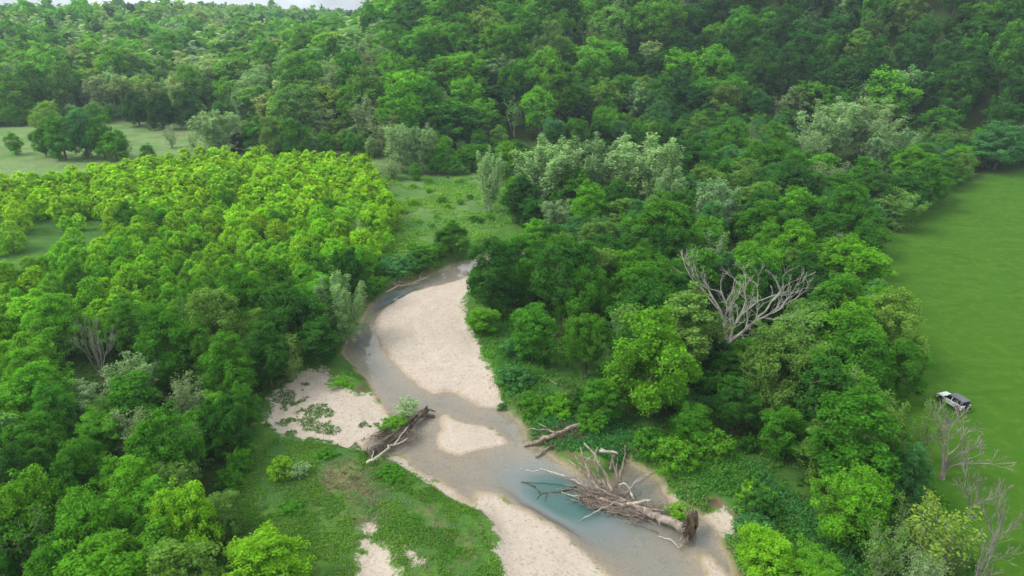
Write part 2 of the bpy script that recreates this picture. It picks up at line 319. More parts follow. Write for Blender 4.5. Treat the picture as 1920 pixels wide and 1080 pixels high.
def tube_path(pts, rad, sides=8, rng=None, rough=0.0):
    """one continuous tapered tube through points, ends closed"""
    P = np.asarray(pts, float); R = np.asarray(rad, float); n = len(P)
    T = np.gradient(P, axis=0); T /= np.linalg.norm(T, axis=1)[:, None] + 1e-9
    V, F = [], []
    ref = np.array((0, 0, 1.0)) if abs(T[0][2]) < .9 else np.array((1.0, 0, 0))
    u = np.cross(ref, T[0]); u /= np.linalg.norm(u)
    for i in range(n):
        u = u - T[i] * np.dot(u, T[i]); u /= np.linalg.norm(u) + 1e-9; v = np.cross(T[i], u)
        for k in range(sides):
            a = 2 * math.pi * k / sides
            r = R[i] * (1 + (rng.uniform(-rough, rough) if rng is not None else 0))
            V.append(P[i] + (u * math.cos(a) + v * math.sin(a)) * r)
    for i in range(n - 1):
        for k in range(sides):
            a, b = i * sides + k, i * sides + (k + 1) % sides
            F.append((a, b, b + sides, a + sides))
    c0, c1 = len(V), len(V) + 1; V += [P[0], P[-1]]
    for k in range(0, sides, 2):
        F.append((c0, (k + 2) % sides, k + 1, k)); e = (n - 1) * sides
        F.append((c1, e + k, e + k + 1, e + (k + 2) % sides))
    return np.array(V), np.array(F)
def join(parts):
    V, F, o = [], [], 0
    for v, f in parts:
        V.append(v); F.append(f + o); o += len(v)
    return np.concatenate(V), np.concatenate(F)
def bend(a, b, n, rng, wob=.08, sag=0.0):
    a, b = np.asarray(a, float), np.asarray(b, float); L = np.linalg.norm(b - a)
    t = np.linspace(0, 1, n)[:, None]; p = a + (b - a) * t
    j = rng.normal(0, wob * L / n * 1.5, (n, 3)); j[0] = 0; j[-1] = 0
    p = p + j; p[:, 2] += sag * L * np.sin(t[:, 0] * math.pi)
    return p

# ---------------------------------------------------------------- the ground and the creek
def axis(lo, hi, step, a, b, g):
    mid = np.arange(lo, hi + 1e-6, step); l, r = [], []
    s, v = step, lo
    while v > a: s = min(s * g, 60); v -= s; l.append(v)
    s, v = step, mid[-1]
    while v < b: s = min(s * g, 60); v += s; r.append(v)
    return np.concatenate((l[::-1], mid, r))
gx = axis(-34, 42, .42, -2200, 2200, 1.07); gy = axis(43, 135, .42, -150, 3200, 1.06)
GX, GY = np.meshgrid(gx, gy); X, Y = GX.ravel(), GY.ravel()
Z = height(X, Y); DW, DG = d_water(X, Y), d_gravel(X, Y)
nx, ny = len(gx), len(gy)
ii = (np.arange(ny - 1)[:, None] * nx + np.arange(nx - 1)[None, :]).ravel()
QF = np.stack((ii, ii + 1, ii + 1 + nx, ii + nx), 1)
me = quad_mesh('ground', np.stack((X, Y, Z), 1), QF, [M['ground']], smooth=True)
def fattr(me, name, val):
    a = me.attributes.new(name, 'FLOAT', 'POINT'); a.data.foreach_set('value', np.ascontiguousarray(val, np.float32))
ZG = Z.reshape(len(gy), len(gx))
def hz(x, y):
    i = min(max(int(np.searchsorted(gx, x)) - 1, 0), len(gx) - 2); j = min(max(int(np.searchsorted(gy, y)) - 1, 0), len(gy) - 2)
    u = (x - gx[i]) / (gx[i + 1] - gx[i]); v = (y - gy[j]) / (gy[j + 1] - gy[j])
    return float((ZG[j, i] * (1 - u) + ZG[j, i + 1] * u) * (1 - v) + (ZG[j + 1, i] * (1 - u) + ZG[j + 1, i + 1] * u) * v)
dfoot = Y - np.interp(X, FX, FY)
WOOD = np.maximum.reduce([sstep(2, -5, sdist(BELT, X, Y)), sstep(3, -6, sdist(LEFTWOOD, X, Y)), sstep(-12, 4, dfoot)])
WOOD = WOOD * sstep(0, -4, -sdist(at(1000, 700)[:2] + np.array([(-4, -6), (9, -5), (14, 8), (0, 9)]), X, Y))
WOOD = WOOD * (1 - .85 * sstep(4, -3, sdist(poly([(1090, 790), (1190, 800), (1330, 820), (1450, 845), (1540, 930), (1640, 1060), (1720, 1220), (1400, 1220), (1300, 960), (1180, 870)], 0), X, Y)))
PALEM = np.zeros_like(X)
for p_ in PALE: PALEM = np.maximum(PALEM, sstep(2.5, -3.0, sdist(p_, X, Y)))
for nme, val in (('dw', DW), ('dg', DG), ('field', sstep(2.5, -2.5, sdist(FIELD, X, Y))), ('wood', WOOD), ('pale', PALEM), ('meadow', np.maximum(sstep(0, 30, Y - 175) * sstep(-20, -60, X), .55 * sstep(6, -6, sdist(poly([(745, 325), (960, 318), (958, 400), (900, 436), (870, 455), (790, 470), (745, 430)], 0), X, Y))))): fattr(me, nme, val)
tag(link('ground', me), 'grassy valley floor with pale gravel bars rising into a wooded hill', kind='structure')
sel = (DW.reshape(ny, nx) < 1.2)
cell = (sel[:-1, :-1] | sel[1:, :-1] | sel[:-1, 1:] | sel[1:, 1:]).ravel()
wf = QF[cell]; used, inv = np.unique(wf, return_inverse=True)
wv = np.stack((X[used], Y[used], np.full(len(used), WL)), 1)
me = quad_mesh('creek_water', wv, inv.reshape(-1, 4), [M['water']], smooth=True)
fattr(me, 'depth', np.clip(WL - Z[used], 0, 3))
tag(link('creek_water', me), 'clear shallow creek water turning teal over the deep pool', kind='structure')

# ---------------------------------------------------------------- trees
def unit(v): return v / (np.linalg.norm(v, axis=-1, keepdims=True) + 1e-9)
def crown_points(rng, n, R, z0, z1, shape):
    """tips of the twigs inside the crown's envelope, and the lobe centre each belongs to"""
    c = np.array((0, 0, (z0 + z1) / 2)); hz_ = (z1 - z0) / 2
    if shape == 'dome':
        L = rng.integers(13, 18)
        az = rng.uniform(0, 2 * math.pi) + np.arange(L) * 2.399; el = np.linspace(1.35, -1.05, L) + rng.normal(0, .12, L)
        d = np.stack((np.cos(az) * np.cos(el), np.sin(az) * np.cos(el), np.sin(el)), 1)
        k = rng.uniform(.40, .86, L)[:, None]
        lc = c + d * k * np.array((R, R, hz_)); lr = rng.uniform(.24, .50, L)
        q = rng.integers(0, L, n)
        u = unit(rng.normal(0, 1, (n, 3)) + .55 * d[q] + np.array((0, 0, .35))) * (rng.uniform(.25, 1, n) ** .4 * (1 + rng.uniform(.15, .5, n) * (rng.random(n) < .14)))[:, None]
        return lc[q] + u * lr[q][:, None] * np.array((R, R, (R + hz_) / 2 * 1.25)), lc[q]
    if shape == 'oval':
        t = rng.uniform(0, 1, n) ** .8; r = R * np.sin(np.pi * np.clip(t * .86 + .12, 0, 1)) ** .75 * rng.uniform(.45, 1.0, n) ** .5 * (1 + .22 * np.sin(3 * t * 5 + rng.uniform(0, 6)))
        az = rng.uniform(0, 2 * math.pi, n)
        p = np.stack((r * np.cos(az), r * np.sin(az), z0 + (z1 - z0) * t), 1)
        return p, np.stack((p[:, 0] * .3, p[:, 1] * .3, p[:, 2] - .25 * R), 1)
    if shape == 'vase':
        t = rng.uniform(0, 1, n) ** .75; k = rng.integers(0, 18, n); ka = rng.uniform(0, 2 * math.pi, 18); kr = rng.uniform(.02, 1, 18) ** .6 * .92; kh = rng.uniform(.66, 1, 18) * (1.05 - .3 * kr)
        r = R * (.25 + .75 * t) * kr[k]
        p = np.stack((r * np.cos(ka[k]), r * np.sin(ka[k]), z0 + (z1 - z0) * t * kh[k]), 1)
        p += rng.normal(0, .20 * R, (n, 3)) * np.array((1, 1, .9)) * (1.15 - t)[:, None]
        return p, np.stack((p[:, 0] * .6, p[:, 1] * .6, p[:, 2] - .6 * R), 1)
    t = rng.uniform(0, 1, n) ** .6; az = rng.uniform(0, 2 * math.pi, n)            # 'spread': open limbs, flat topped
    r = R * rng.uniform(.2, 1, n) ** .6 * (.55 + .45 * t)
    p = np.stack((r * np.cos(az), r * np.sin(az), z0 + (z1 - z0) * t * (1 - .3 * (r / R) ** 2)), 1)
    return p, p * np.array((.5, .5, .8))
def skeleton(rng, tips, H, top, r0, lean=0., crook=.1, stems=1):
    """limbs that run from the trunk to every twig tip"""
    P, par = [np.zeros(3)], [-1]
    for s in range(stems):
        prev = 0; dx, dy = rng.normal(0, lean + (.18 if stems > 1 else 0), 2)
        for k in range(1, 9):
            t = k / 8
            P.append(np.array((dx * t * top, dy * t * top, top * t)) + rng.normal(0, crook * .35, 3) * np.array((1, 1, 0))); par.append(prev); prev = len(P) - 1
    base = 3
    order = np.argsort(np.linalg.norm(tips - np.array((0, 0, top * .6)), axis=1))
    cap = len(P) + len(tips) * 4 + 8; A = np.zeros((cap, 3)); A[:len(P)] = P; n = len(P)
    for i in order:
        tp = tips[i]; Q = A[base:n]; dv = tp - Q; hd = np.hypot(dv[:, 0], dv[:, 1])
        c = np.linalg.norm(dv, axis=1) + 1.4 * np.maximum(0, .45 * hd - dv[:, 2])
        j = int(np.argmin(c)) + base; a = A[j]; L = np.linalg.norm(tp - a)
        m = 3 if L > 1.2 else (2 if L > .5 else 1)
        prev = j
        for s in range(1, m + 1):
            t = s / m; q = a + (tp - a) * t
            if s < m: q = q + rng.normal(0, crook * L * .35, 3) + np.array((0, 0, -.06 * L * math.sin(math.pi * t)))
            A[n] = q; par.append(prev); prev = n; n += 1
    A = A[:n]; par = np.array(par); cnt = np.zeros(n); has = np.zeros(n, bool); has[par[1:]] = True; cnt[~has] = 1
    for i in range(n - 1, 0, -1): cnt[par[i]] += cnt[i]
    rad = r0 * (cnt / cnt.max()) ** .5
    return A, par, rad
def limb_tubes(A, par, rad, sides=5, rmin=.015):
    c = np.arange(1, len(A)); p = par[1:]; a, b = A[p], A[c]; r1 = np.maximum(rad[c], rmin)
    r0 = np.minimum(np.maximum(rad[p], rmin), r1 * 1.35); d = unit(b - a)
    ref = np.where(np.abs(d[:, 2:]) < .9, np.array([[0, 0, 1.]]), np.array([[1., 0, 0]])); u = unit(np.cross(ref, d)); v = np.cross(d, u)
    th = 2 * np.pi * np.arange(sides) / sides; ring = u[:, None] * np.cos(th)[None, :, None] + v[:, None] * np.sin(th)[None, :, None]
    V = np.concatenate((a[:, None] + ring * r0[:, None, None], b[:, None] + ring * r1[:, None, None]), 1)
    k = np.arange(sides); f = np.stack((k, (k + 1) % sides, (k + 1) % sides + sides, k + sides), 1)
    F = (np.arange(len(c)) * 2 * sides)[:, None, None] + f[None]
    return V.reshape(-1, 3), F.reshape(-1, 4)
def leaves(rng, tips, cen, per, size, cr, flat_=.9, up=.5, out=.7, rnd=.75, young=.25):
    n = len(tips) * per; q = np.repeat(np.arange(len(tips)), per)
    off = unit(rng.normal(0, 1, (n, 3))) * (rng.uniform(0, 1, n) ** .5)[:, None] * cr * np.array((1, 1, flat_))
    p = tips[q] + off
    nn = unit(np.array((0, 0, up)) + out * unit(p - cen[q]) + rnd * unit(rng.normal(0, 1, (n, 3))))
    s = size * rng.uniform(.65, 1.3, n)
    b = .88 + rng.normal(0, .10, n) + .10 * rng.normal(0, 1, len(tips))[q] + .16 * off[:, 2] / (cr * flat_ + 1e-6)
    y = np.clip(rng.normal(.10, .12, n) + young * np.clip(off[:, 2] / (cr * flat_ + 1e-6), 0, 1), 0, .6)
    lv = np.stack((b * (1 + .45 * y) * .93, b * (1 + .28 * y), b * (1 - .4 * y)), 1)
    return p, nn, s, np.clip(lv, .25, 2.2)
def leaf_quads(rng, p, n, s, lv):
    k = len(p); t = unit(np.cross(n, rng.normal(0, 1, (k, 3)))); b = np.cross(n, t); s = s[:, None]
    V = np.stack((p - t * s * .62, p - b * s * .40 + n * s * .06, p + t * s * .62, p + b * s * .40 + n * s * .06), 1).reshape(-1, 3)
    return V, np.arange(4 * k).reshape(-1, 4), np.repeat(lv, 4, 0)
KINDS = {}
def make_kind(key, n, H, R, z0, tips, per, size, cr, shape, bark='bark', r0=.22, top=.6, split=True, seed=0, stems=1, crook=.1, sides=5, lean=.02, rmin=.015, **kw):
    out = []
    for i in range(n):
        rng = np.random.default_rng(1000 * seed + i)
        tp, cen = crown_points(rng, tips, R * rng.uniform(.9, 1.1), z0, H * rng.uniform(.93, 1.05), shape)
        A, par, rad = skeleton(rng, tp, H, H * top, r0, lean, crook, stems)
        tv, tf = limb_tubes(A, par, rad, sides, rmin)
        if per:
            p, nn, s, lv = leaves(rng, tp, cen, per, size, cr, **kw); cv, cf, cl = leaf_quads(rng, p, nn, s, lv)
        if split:
            tm = quad_mesh('trunk', tv, tf, [M[bark]], smooth=True)
            cm = quad_mesh('crown', cv, cf, [M['leaf']], lv=cl) if per else None
            out.append((tm, cm))
        else:
            V = np.concatenate((tv, cv)); F = np.concatenate((tf, cf + len(tv)))
            mi = np.concatenate((np.zeros(len(tf)), np.ones(len(cf))))
            lv = np.concatenate((np.ones((len(tv), 3)), cl))
            out.append((quad_mesh(key, V, F, [M[bark], M['leaf']], mi, lv), None))
    KINDS[key] = (out, H, R)

def fan_skeleton(rng, h0, stems, tilt, L0, r0, depth, ratio=.76, spread=.55, lift=.18, side=.55):
    """a leafless tree: a short bole that forks again and again into fine twigs"""
    P, par, rad = [np.zeros(3)], [-1], [r0 * 1.25]
    def seg(i, q, r): P.append(q); par.append(i); rad.append(r); return len(P) - 1
    i = 0
    for k in range(3): i = seg(i, P[i] + np.array((rng.normal(0, .04), rng.normal(0, .04), 1)) * h0 / 3, r0 * (1.12 - .1 * k))
    todo = []
    a0 = rng.uniform(0, 6.28)
    for k in range(stems):
        a = a0 + 6.283 * k / stems + rng.normal(0, .25); t = tilt * rng.uniform(.35, 1.25)
        todo.append((i, np.array((math.cos(a) * math.sin(t), math.sin(a) * math.sin(t), math.cos(t))), L0 * rng.uniform(.8, 1.2), r0 * rng.uniform(.5, .72), depth))
    while todo:
        i, d, L, r, n = todo.pop(); m = 4 if n > 2 else 3
        for k in range(m):
            d = unit(d + rng.normal(0, .14, 3) + np.array((0, 0, lift * .35))); i = seg(i, P[i] + d * L / m, r * (1 - .32 * (k + 1) / m))
            if n > 0 and k and rng.random() < side:
                w_ = unit(d + spread * 1.5 * unit(np.cross(d, rng.normal(0, 1, 3)))); todo.append((i, w_, L * ratio * rng.uniform(.4, .75), r * .42, n - 2 if n > 1 else 0))
        if n > 0:
            for q in range(2):
                w_ = unit(d + spread * unit(np.cross(d, rng.normal(0, 1, 3))) * rng.uniform(.6, 1.3)); todo.append((i, w_, L * ratio * rng.uniform(.75, 1.1), r * .68 * (.75 if q else 1), n - 1))
    return np.array(P), np.array(par), np.array(rad)
def make_fan(key, n, H, R, bark, seed, sides, rmin, **kw):
    out = []
    for i in range(n):
        A, par, rad = fan_skeleton(np.random.default_rng(seed + i), **kw)
        A[:, 2] *= H / A[:, 2].max(); A[:, :2] *= R / np.percentile(np.hypot(A[:, 0], A[:, 1]), 97)
        v, f = limb_tubes(A, par, rad, sides, rmin); out.append((quad_mesh('trunk', v, f, [M[bark]], smooth=True), None))
    KINDS[key] = (out, H, R)
#          key       n   H    R   z0  tips per size cr  shape
make_kind('dense',   7, 12., 4.5, .9, 460, 44, .25, .68, 'dome', r0=.26, seed=1)
make_kind('slim',    5, 12., 3.1, .8, 330, 42, .24, .60, 'dome', r0=.20, seed=2)
make_kind('stand',   3, 12., 4.6, 4.6, 360, 44, .25, .70, 'dome', r0=.26, seed=15, bark='bark')
make_kind('syca',    4, 20., 5.2, 3.0, 900, 20, .28, .52, 'vase', bark='pale', r0=.34, top=.62, seed=3, stems=3, flat_=1.9, young=.05, up=.5, rnd=.9)
make_kind('sparse',  4, 12., 3.4, 1.5, 400, 17,  .22, .55, 'vase', bark='grey', r0=.22, top=.7, seed=4, stems=2, rnd=1.0)
make_kind('thin',    3, 10., 3.0, 1.4, 420, 6,  .19, .55, 'vase', bark='grey', r0=.20, top=.6, seed=5, stems=3, rnd=1.0)
make_fan('bare', 4, 10., 3.2, 'grey', 60, 4, .015, h0=1.4, stems=4, tilt=.5, L0=2.6, r0=.17, depth=5, ratio=.80, spread=.40, lift=.22, side=.42)
make_fan('dead', 1, 14., 8.0, 'snag', 171, 6, .020, h0=2.0, stems=6, tilt=.66, L0=4.2, r0=.32, depth=5, ratio=.74, spread=.50, lift=.20, side=.42)
make_kind('young',   8, 6.5, 2.1, .5,  170, 20, .25, .42, 'oval', r0=.09, top=.8, seed=7, split=False, flat_=1.2, sides=3, young=.5)
make_kind('hillt',   8, 17., 5.9, 2.5, 260, 22, .58, 1.05, 'dome', r0=.3, seed=8, split=False, sides=4)
make_kind('hillv',   3, 17., 4.6, 3.0, 280, 16, .50, .90, 'vase', bark='grey', r0=.3, seed=9, split=False, sides=4, stems=2)
make_kind('hillb',   2, 15., 4.6, 4.0, 190, 2, .5, .9, 'vase', bark='snag', r0=.25, seed=10, sides=3, stems=2, rmin=.05)
make_kind('shrub',   6, 2.6, 1.7, .15, 120, 24, .19, .32, 'dome', r0=.05, top=.5, seed=11, split=False, sides=3, stems=3)
make_kind('spray',   3, 3.6, 1.6, .4, 170, 5, .16, .30, 'vase', bark='bark', r0=.04, top=.6, seed=12, split=False, sides=3, stems=4)

PAL = dict(mid=(0.108, 0.314, 0.031), dark=(0.066, 0.211, 0.034), deep=(0.050, 0.154, 0.031), bright=(0.177, 0.439, 0.036), yellow=(0.360, 0.610, 0.036), lime=(0.268, 0.536, 0.038), sage=(.325, .495, .235), pale=(.40, .57, .285),
  olive=(.205, .375, .080), blue=(0.108, 0.308, 0.102), grey=(.30, .43, .19), gold=(.335, .52, .090), tan=(.36, .455, .20), cedar=(0.051, 0.114, 0.038))
TR = random.Random(5)
TREES = []
def jitter(c, k=.12): f = 1 + TR.uniform(-k, k); return (c[0] * f * (1 + TR.uniform(-k, k) * .6), c[1] * f, c[2] * f * (1 + TR.uniform(-k, k)))
def plant(kind, x, y, H, W, color, name, label, cat, group=None, z=None, idx=None, jit=.1, sink=.1):
    protos, H0, R0 = KINDS[kind]; tm, cm = protos[idx if idx is not None else TR.randrange(len(protos))]
    z = hz(x, y) if z is None else z
    sc = (W / (2 * R0), W / (2 * R0), H / H0); rz = TR.uniform(0, 6.28); col = jitter(PAL[color] if isinstance(color, str) else color, jit)
    if cm is None and kind not in ('bare', 'dead'):
        r = link(name, tm, None, (x, y, z - sink), rz, col); r.scale = sc
    else:
        r = link(name, None, None, (x, y, z - sink), rz); r.scale = sc; r.empty_display_size = .5
        link('trunk', tm, r, color=col)
        if cm: link('crown', cm, r, color=col)
    tag(r, label, cat, group); TREES.append((x, y, W))
    return r
def crown_at(cx, cy_, wpx, H, kind, color, label, name=None, cat='tree', group=None, idx=None):
    """a tree whose crown centre lies on this sight line"""
    name = name or dict(syca='sycamore_tree', bare='bare_tree', thin='budding_tree', sparse='budding_tree').get(kind, 'tree')
    zc = H * (.62 if kind not in ('shrub', 'spray') else .5); g = 0.
    for _ in range(4):
        p = at(cx, cy_, zc + g); g = hz(p[0], p[1])
    W = wpx * depth_of(p) / FPX
    return plant(kind, p[0], p[1], H, W, color, name, label, cat, group, z=g, idx=idx)
for a in [
 # --- right of the creek: the bank and the belt of wood along the green field
 (922, 510, 132, 13, 'dense', 'dark', 'dense dark green tree at the upper end of the large gravel bar'),
 (905, 595, 62, 5, 'slim', 'bright', 'low bright green tree overhanging the edge of the large gravel bar'),
 (968, 470, 105, 11, 'dense', 'mid', 'rounded green tree just behind the dense one at the head of the gravel bar'),
 (1062, 515, 140, 15, 'stand', 'dark', 'tall dark tree with ivy-dark trunk standing over the shaded lawn'),
 (1012, 455, 85, 9, 'slim', 'bright', 'bright narrow tree before the brown cut bank'),
 (1000, 615, 92, 10, 'slim', 'mid', 'leafy multi-stemmed tree between the gravel bar and the shaded lawn'),
 (1100, 635, 105, 10, 'stand', 'mid', 'slender leaning tree in front of the shaded lawn'),
 (1228, 675, 175, 14, 'dense', 'bright', 'big bright green round tree below the dead white tree'),
 (1195, 545, 150, 12, 'dense', 'mid', 'broad mid-green tree behind the big bright round tree'),
 (1130, 480, 105, 11, 'dense', 'dark', 'dark tree between the pale sycamores and the broad green tree'),
 (1245, 445, 165, 14, 'dense', 'mid', 'large domed green tree in the middle of the creekside wood'),
 (1170, 410, 80, 10, 'slim', 'olive', 'olive-tinged tree at the foot of the pale sycamores'),
 (1075, 440, 80, 9, 'slim', 'blue', 'blue-green tree beside the brown cut bank'),
 (978, 370, 75, 10, 'slim', 'deep', 'dark narrow tree at the corner of the rough meadow'),
 (1000, 405, 60, 8, 'slim', 'dark', 'dark tree over the brown cut bank of the creek'),
 (1045, 390, 80, 10, 'sparse', 'sage', 'thin sage tree with twiggy stems above the cut bank'),
 (1030, 300, 165, 22, 'syca', 'pale', 'tall sycamore with white forked limbs beside the rough meadow'),
 (1115, 305, 150, 21, 'syca', 'sage', 'feathery pale sycamore, second from the rough meadow'),
 (1205, 298, 175, 23, 'syca', 'pale', 'wide feathery pale sycamore, third from the rough meadow'),
 (1255, 350, 105, 16, 'syca', 'sage', 'lower grey-green sycamore at the end of the pale row'),
 (1345, 375, 125, 15, 'syca', 'pale', 'sage-green rounded sycamore alone in mid wood'),
 (1290, 360, 75, 12, 'slim', 'blue', 'bluish tree left of the lone sage sycamore'),
 (1340, 470, 90, 11, 'thin', 'grey', 'grey twiggy tree right behind the dead white tree'),
 (1420, 500, 120, 11, 'dense', 'bright', 'bright green tree showing through the dead white limbs'),
 (1490, 470, 110, 12, 'dense', 'bright', 'bright green tree right of the dead white limbs'),
 (1420, 420, 110, 12, 'dense', 'mid', 'green tree behind the bright pair by the dead tree'),
 (1490, 400, 105, 12, 'dense', 'bright', 'fresh green tree in the middle of the wood, left of the round dark one'),
 (1590, 405, 115, 14, 'dense', 'mid', 'round tree with bright top at the bend of the field edge'),
 (1625, 430, 80, 10, 'slim', 'mid', 'green tree leaning out over the bend of the field edge'),
 (1565, 470, 90, 11, 'bare', 'grey', 'bare grey vase-shaped tree by the bend of the field edge'),
 (1515, 490, 55, 9, 'bare', 'grey', 'small bare grey tree left of the bare vase-shaped one'),
 (1635, 490, 50, 7, 'bare', 'grey', 'little bare tree at the very edge of the green field'),
 (1568, 570, 130, 12, 'dense', 'mid', 'domed green tree right of the dead white tree, beside the field'),
 (1480, 650, 140, 14, 'sparse', 'olive', 'sparse yellow-green tree with straight grey trunk beside the dead one'),
 (1610, 670, 165, 12, 'dense', 'mid', 'broad green tree bulging into the field above the car'),
 (1690, 690, 95, 9, 'dense', 'mid', 'green tree nearest the parked car on its field side'),
 (1540, 740, 120, 10, 'slim', 'dark', 'dark green tree below the sparse yellow-green one'),
 (1640, 775, 110, 11, 'sparse', 'olive', 'sparse tree with grey stems left of the parked car'),
 (1745, 790, 70, 10, 'thin', 'olive', 'thin upright tree just below the parked car'),
 (1790, 815, 185, 10, 'bare', 'grey', 'wide bare grey tree spreading in front of the parked car'),
 (1700, 880, 90, 8, 'dense', 'blue', 'blue-green tree under the wide bare one'),
 (1605, 935, 140, 9, 'dense', 'bright', 'yellow-topped green tree low in the bank wood'),
 (1560, 840, 100, 8, 'slim', 'olive', 'olive tree with a tangle of twigs above the yellow-topped tree'),
 (1770, 980, 175, 10, 'thin', 'gold', 'thin budding tree with grey limbs in the lower right corner'),
 (1660, 1010, 110, 8, 'thin', 'olive', 'twiggy half-leafed tree left of the budding corner tree'),
 (1880, 960, 90, 8, 'bare', 'grey', 'bare tree at the right border of the field corner'),
 (1380, 755, 75, 7, 'slim', 'dark', 'small dark tree under the dead white tree'),
 (1470, 800, 90, 7, 'slim', 'mid', 'small green tree at the foot of the straight grey trunk'),
 (1300, 790, 80, 6, 'slim', 'mid', 'small green tree in front of the big bright round one'),
 (1130, 745, 85, 6, 'slim', 'mid', 'low green tree over the brown debris on the creek bank'),
 (1850, 1040, 120, 8, 'bare', 'grey', 'bare grey tree cut by the lower border in the field corner'),
 (1705, 965, 90, 8, 'thin', 'olive', 'half-leafed twiggy tree between the blue-green and the budding one'),
 (1835, 905, 110, 7, 'bare', 'grey', 'low bare grey tree below the wide one at the field edge'),
 (1665, 830, 80, 9, 'thin', 'olive', 'twiggy budding tree left of the wide bare one'),
 (1730, 1060, 100, 7, 'thin', 'sage', 'sage twiggy tree cut by the lower border near the corner'),
 # field edge going away
 (1690, 375, 110, 12, 'sparse', 'olive', 'olive brushy tree on the field edge beyond the round dark one'),
 (1740, 345, 80, 9, 'slim', 'mid', 'green tree midway along the far field edge'),
 (1770, 320, 70, 9, 'dense', 'mid', 'leafy tree toward the far end of the field edge'),
 (1800, 300, 70, 9, 'dense', 'bright', 'bright green tree near the far end of the field edge'),
 (1880, 255, 130, 15, 'dense', 'blue', 'large blue-green spreading tree at the far corner of the field'),
 (1830, 290, 55, 8, 'thin', 'grey', 'small grey-twigged tree before the large blue-green one'),
 (1715, 300, 90, 12, 'slim', 'mid', 'green tree behind the olive brush of the field edge'),
 (1790, 255, 95, 13, 'sparse', 'olive', 'olive crowned tree left of the large blue-green one'),
 (1640, 330, 105, 13, 'sparse', 'olive', 'brushy olive tree in the wood above the field bend'),
 (1560, 330, 100, 13, 'thin', 'grey', 'grey hazy twigged tree below the far sycamores'),
 (1560, 230, 150, 23, 'syca', 'pale', 'tall pale sycamore, left of the far windblown group'),
 (1630, 222, 145, 23, 'syca', 'pale', 'tall pale sycamore, middle of the far windblown group'),
 (1675, 265, 105, 17, 'syca', 'sage', 'leaning white-stemmed sycamore, right of the far windblown group'),
 (1520, 270, 80, 16, 'sparse', 'sage', 'thin sage tree with crooked pale stems beside the far sycamores'),
 (1440, 300, 95, 14, 'dense', 'mid', 'green tree below the thin sage tree, back of the wood'),
 (1370, 270, 90, 15, 'dense', 'mid', 'rounded green tree at the back of the wood under the slope'),
 (1410, 255, 40, 14, 'bare', 'grey', 'bare pale snag in the shadows at the back of the wood'),
 (1300, 300, 90, 13, 'dense', 'dark', 'dark green tree right of the pale sycamore row'),
 (1490, 345, 110, 14, 'dense', 'dark', 'big dark green tree left of the grey hazy one'),
 (1540, 395, 90, 10, 'dense', 'dark', 'dark green tree between the bright one and the round field-bend tree'),
 (1390, 345, 70, 12, 'slim', 'olive', 'olive tree right of the lone sage sycamore'),
 (1338, 652, 75, 5, 'slim', 'dark', 'small dark tree left of the foot of the dead white tree'),
 (1412, 660, 85, 6, 'slim', 'mid', 'small green tree right of the foot of the dead white tree'),
 (1375, 690, 85, 5, 'dense', 'dark', 'low dark tree in front of the foot of the dead white tree'),
 # --- left of the creek
 (240, 408, 52, 8, 'dense', 'mid', 'dark-sided round tree at the clearing in the thicket, left of two'),
 (298, 412, 52, 8, 'dense', 'mid', 'dark-sided round tree at the clearing in the thicket, right of two'),
 (520, 415, 48, 8, 'slim', 'mid', 'darker tree standing above the middle of the thicket'),
 (625, 398, 48, 8, 'dense', 'mid', 'darker round tree near the meadow side of the thicket'),
 (420, 370, 40, 8, 'slim', 'bright', 'taller green tree far back in the thicket'),
 (140, 530, 62, 9, 'dense', 'mid', 'darker round tree at the near left of the thicket'),
 (670, 430, 48, 7, 'thin', 'sage', 'thin grey-green tree at the creek end of the thicket'),
 (845, 455, 78, 7.5, 'dense', 'mid', 'round dark-leafed tree alone on the bank at the creek bend'),
 (640, 555, 110, 14, 'syca', 'sage', 'tall sage-green feathery tree leaning over the creek from the left bank'),
 (590, 520, 80, 10, 'slim', 'mid', 'green tree behind the tall sage one by the creek'),
 (545, 590, 120, 11, 'dense', 'dark', 'dark green tree on the left bank above the grassy point'),
 (590, 640, 90, 7, 'slim', 'dark', 'low dark tree hanging over the grassy point of the left bank'),
 (470, 560, 120, 11, 'dense', 'mid', 'broad green tree left of the dark bank tree'),
 (500, 660, 110, 9, 'dense', 'dark', 'dark shady tree at the back corner of the sand flat'),
 (400, 600, 125, 12, 'dense', 'olive', 'olive green domed tree in the left wood'),
 (320, 640, 140, 12, 'dense', 'mid', 'large green tree at the centre of the left wood'),
 (430, 690, 120, 10, 'dense', 'mid', 'green tree left of the shady one by the sand flat'),
 (175, 640, 85, 13, 'bare', 'grey', 'bare forked grey tree sticking out of the left wood'),
 (240, 600, 100, 10, 'dense', 'mid', 'green tree behind the bare forked one in the left wood'),
 (110, 610, 110, 10, 'dense', 'bright', 'bright green tree left of the bare forked one'),
 (60, 690, 110, 9, 'dense', 'bright', 'fresh green tree by the left border, below the bright one'),
 (250, 700, 120, 9, 'sparse', 'sage', 'grey-green thin tree below the bare forked one'),
 (340, 735, 110, 8, 'thin', 'grey', 'grey twiggy tree in the middle of the left wood'),
 (150, 740, 110, 8, 'sparse', 'sage', 'pale thin-leafed tree by the left border of the wood'),
 (240, 800, 100, 8, 'thin', 'grey', 'brown-twigged leafless tree in the dark gap of the left wood'),
 (300, 850, 140, 10, 'dense', 'mid', 'big green tree between the dark gap and the weedy clearing'),
 (420, 790, 100, 8, 'dense', 'dark', 'dark rounded tree at the edge of the weedy clearing'),
 (460, 760, 60, 6, 'slim', 'mid', 'small green tree at the left corner of the sand flat'),
 (150, 880, 120, 9, 'dense', 'mid', 'green tree low in the left wood, above the corner trees'),
 (350, 965, 125, 9, 'dense', 'lime', 'bright yellow-green round tree standing out at the weedy clearing'),
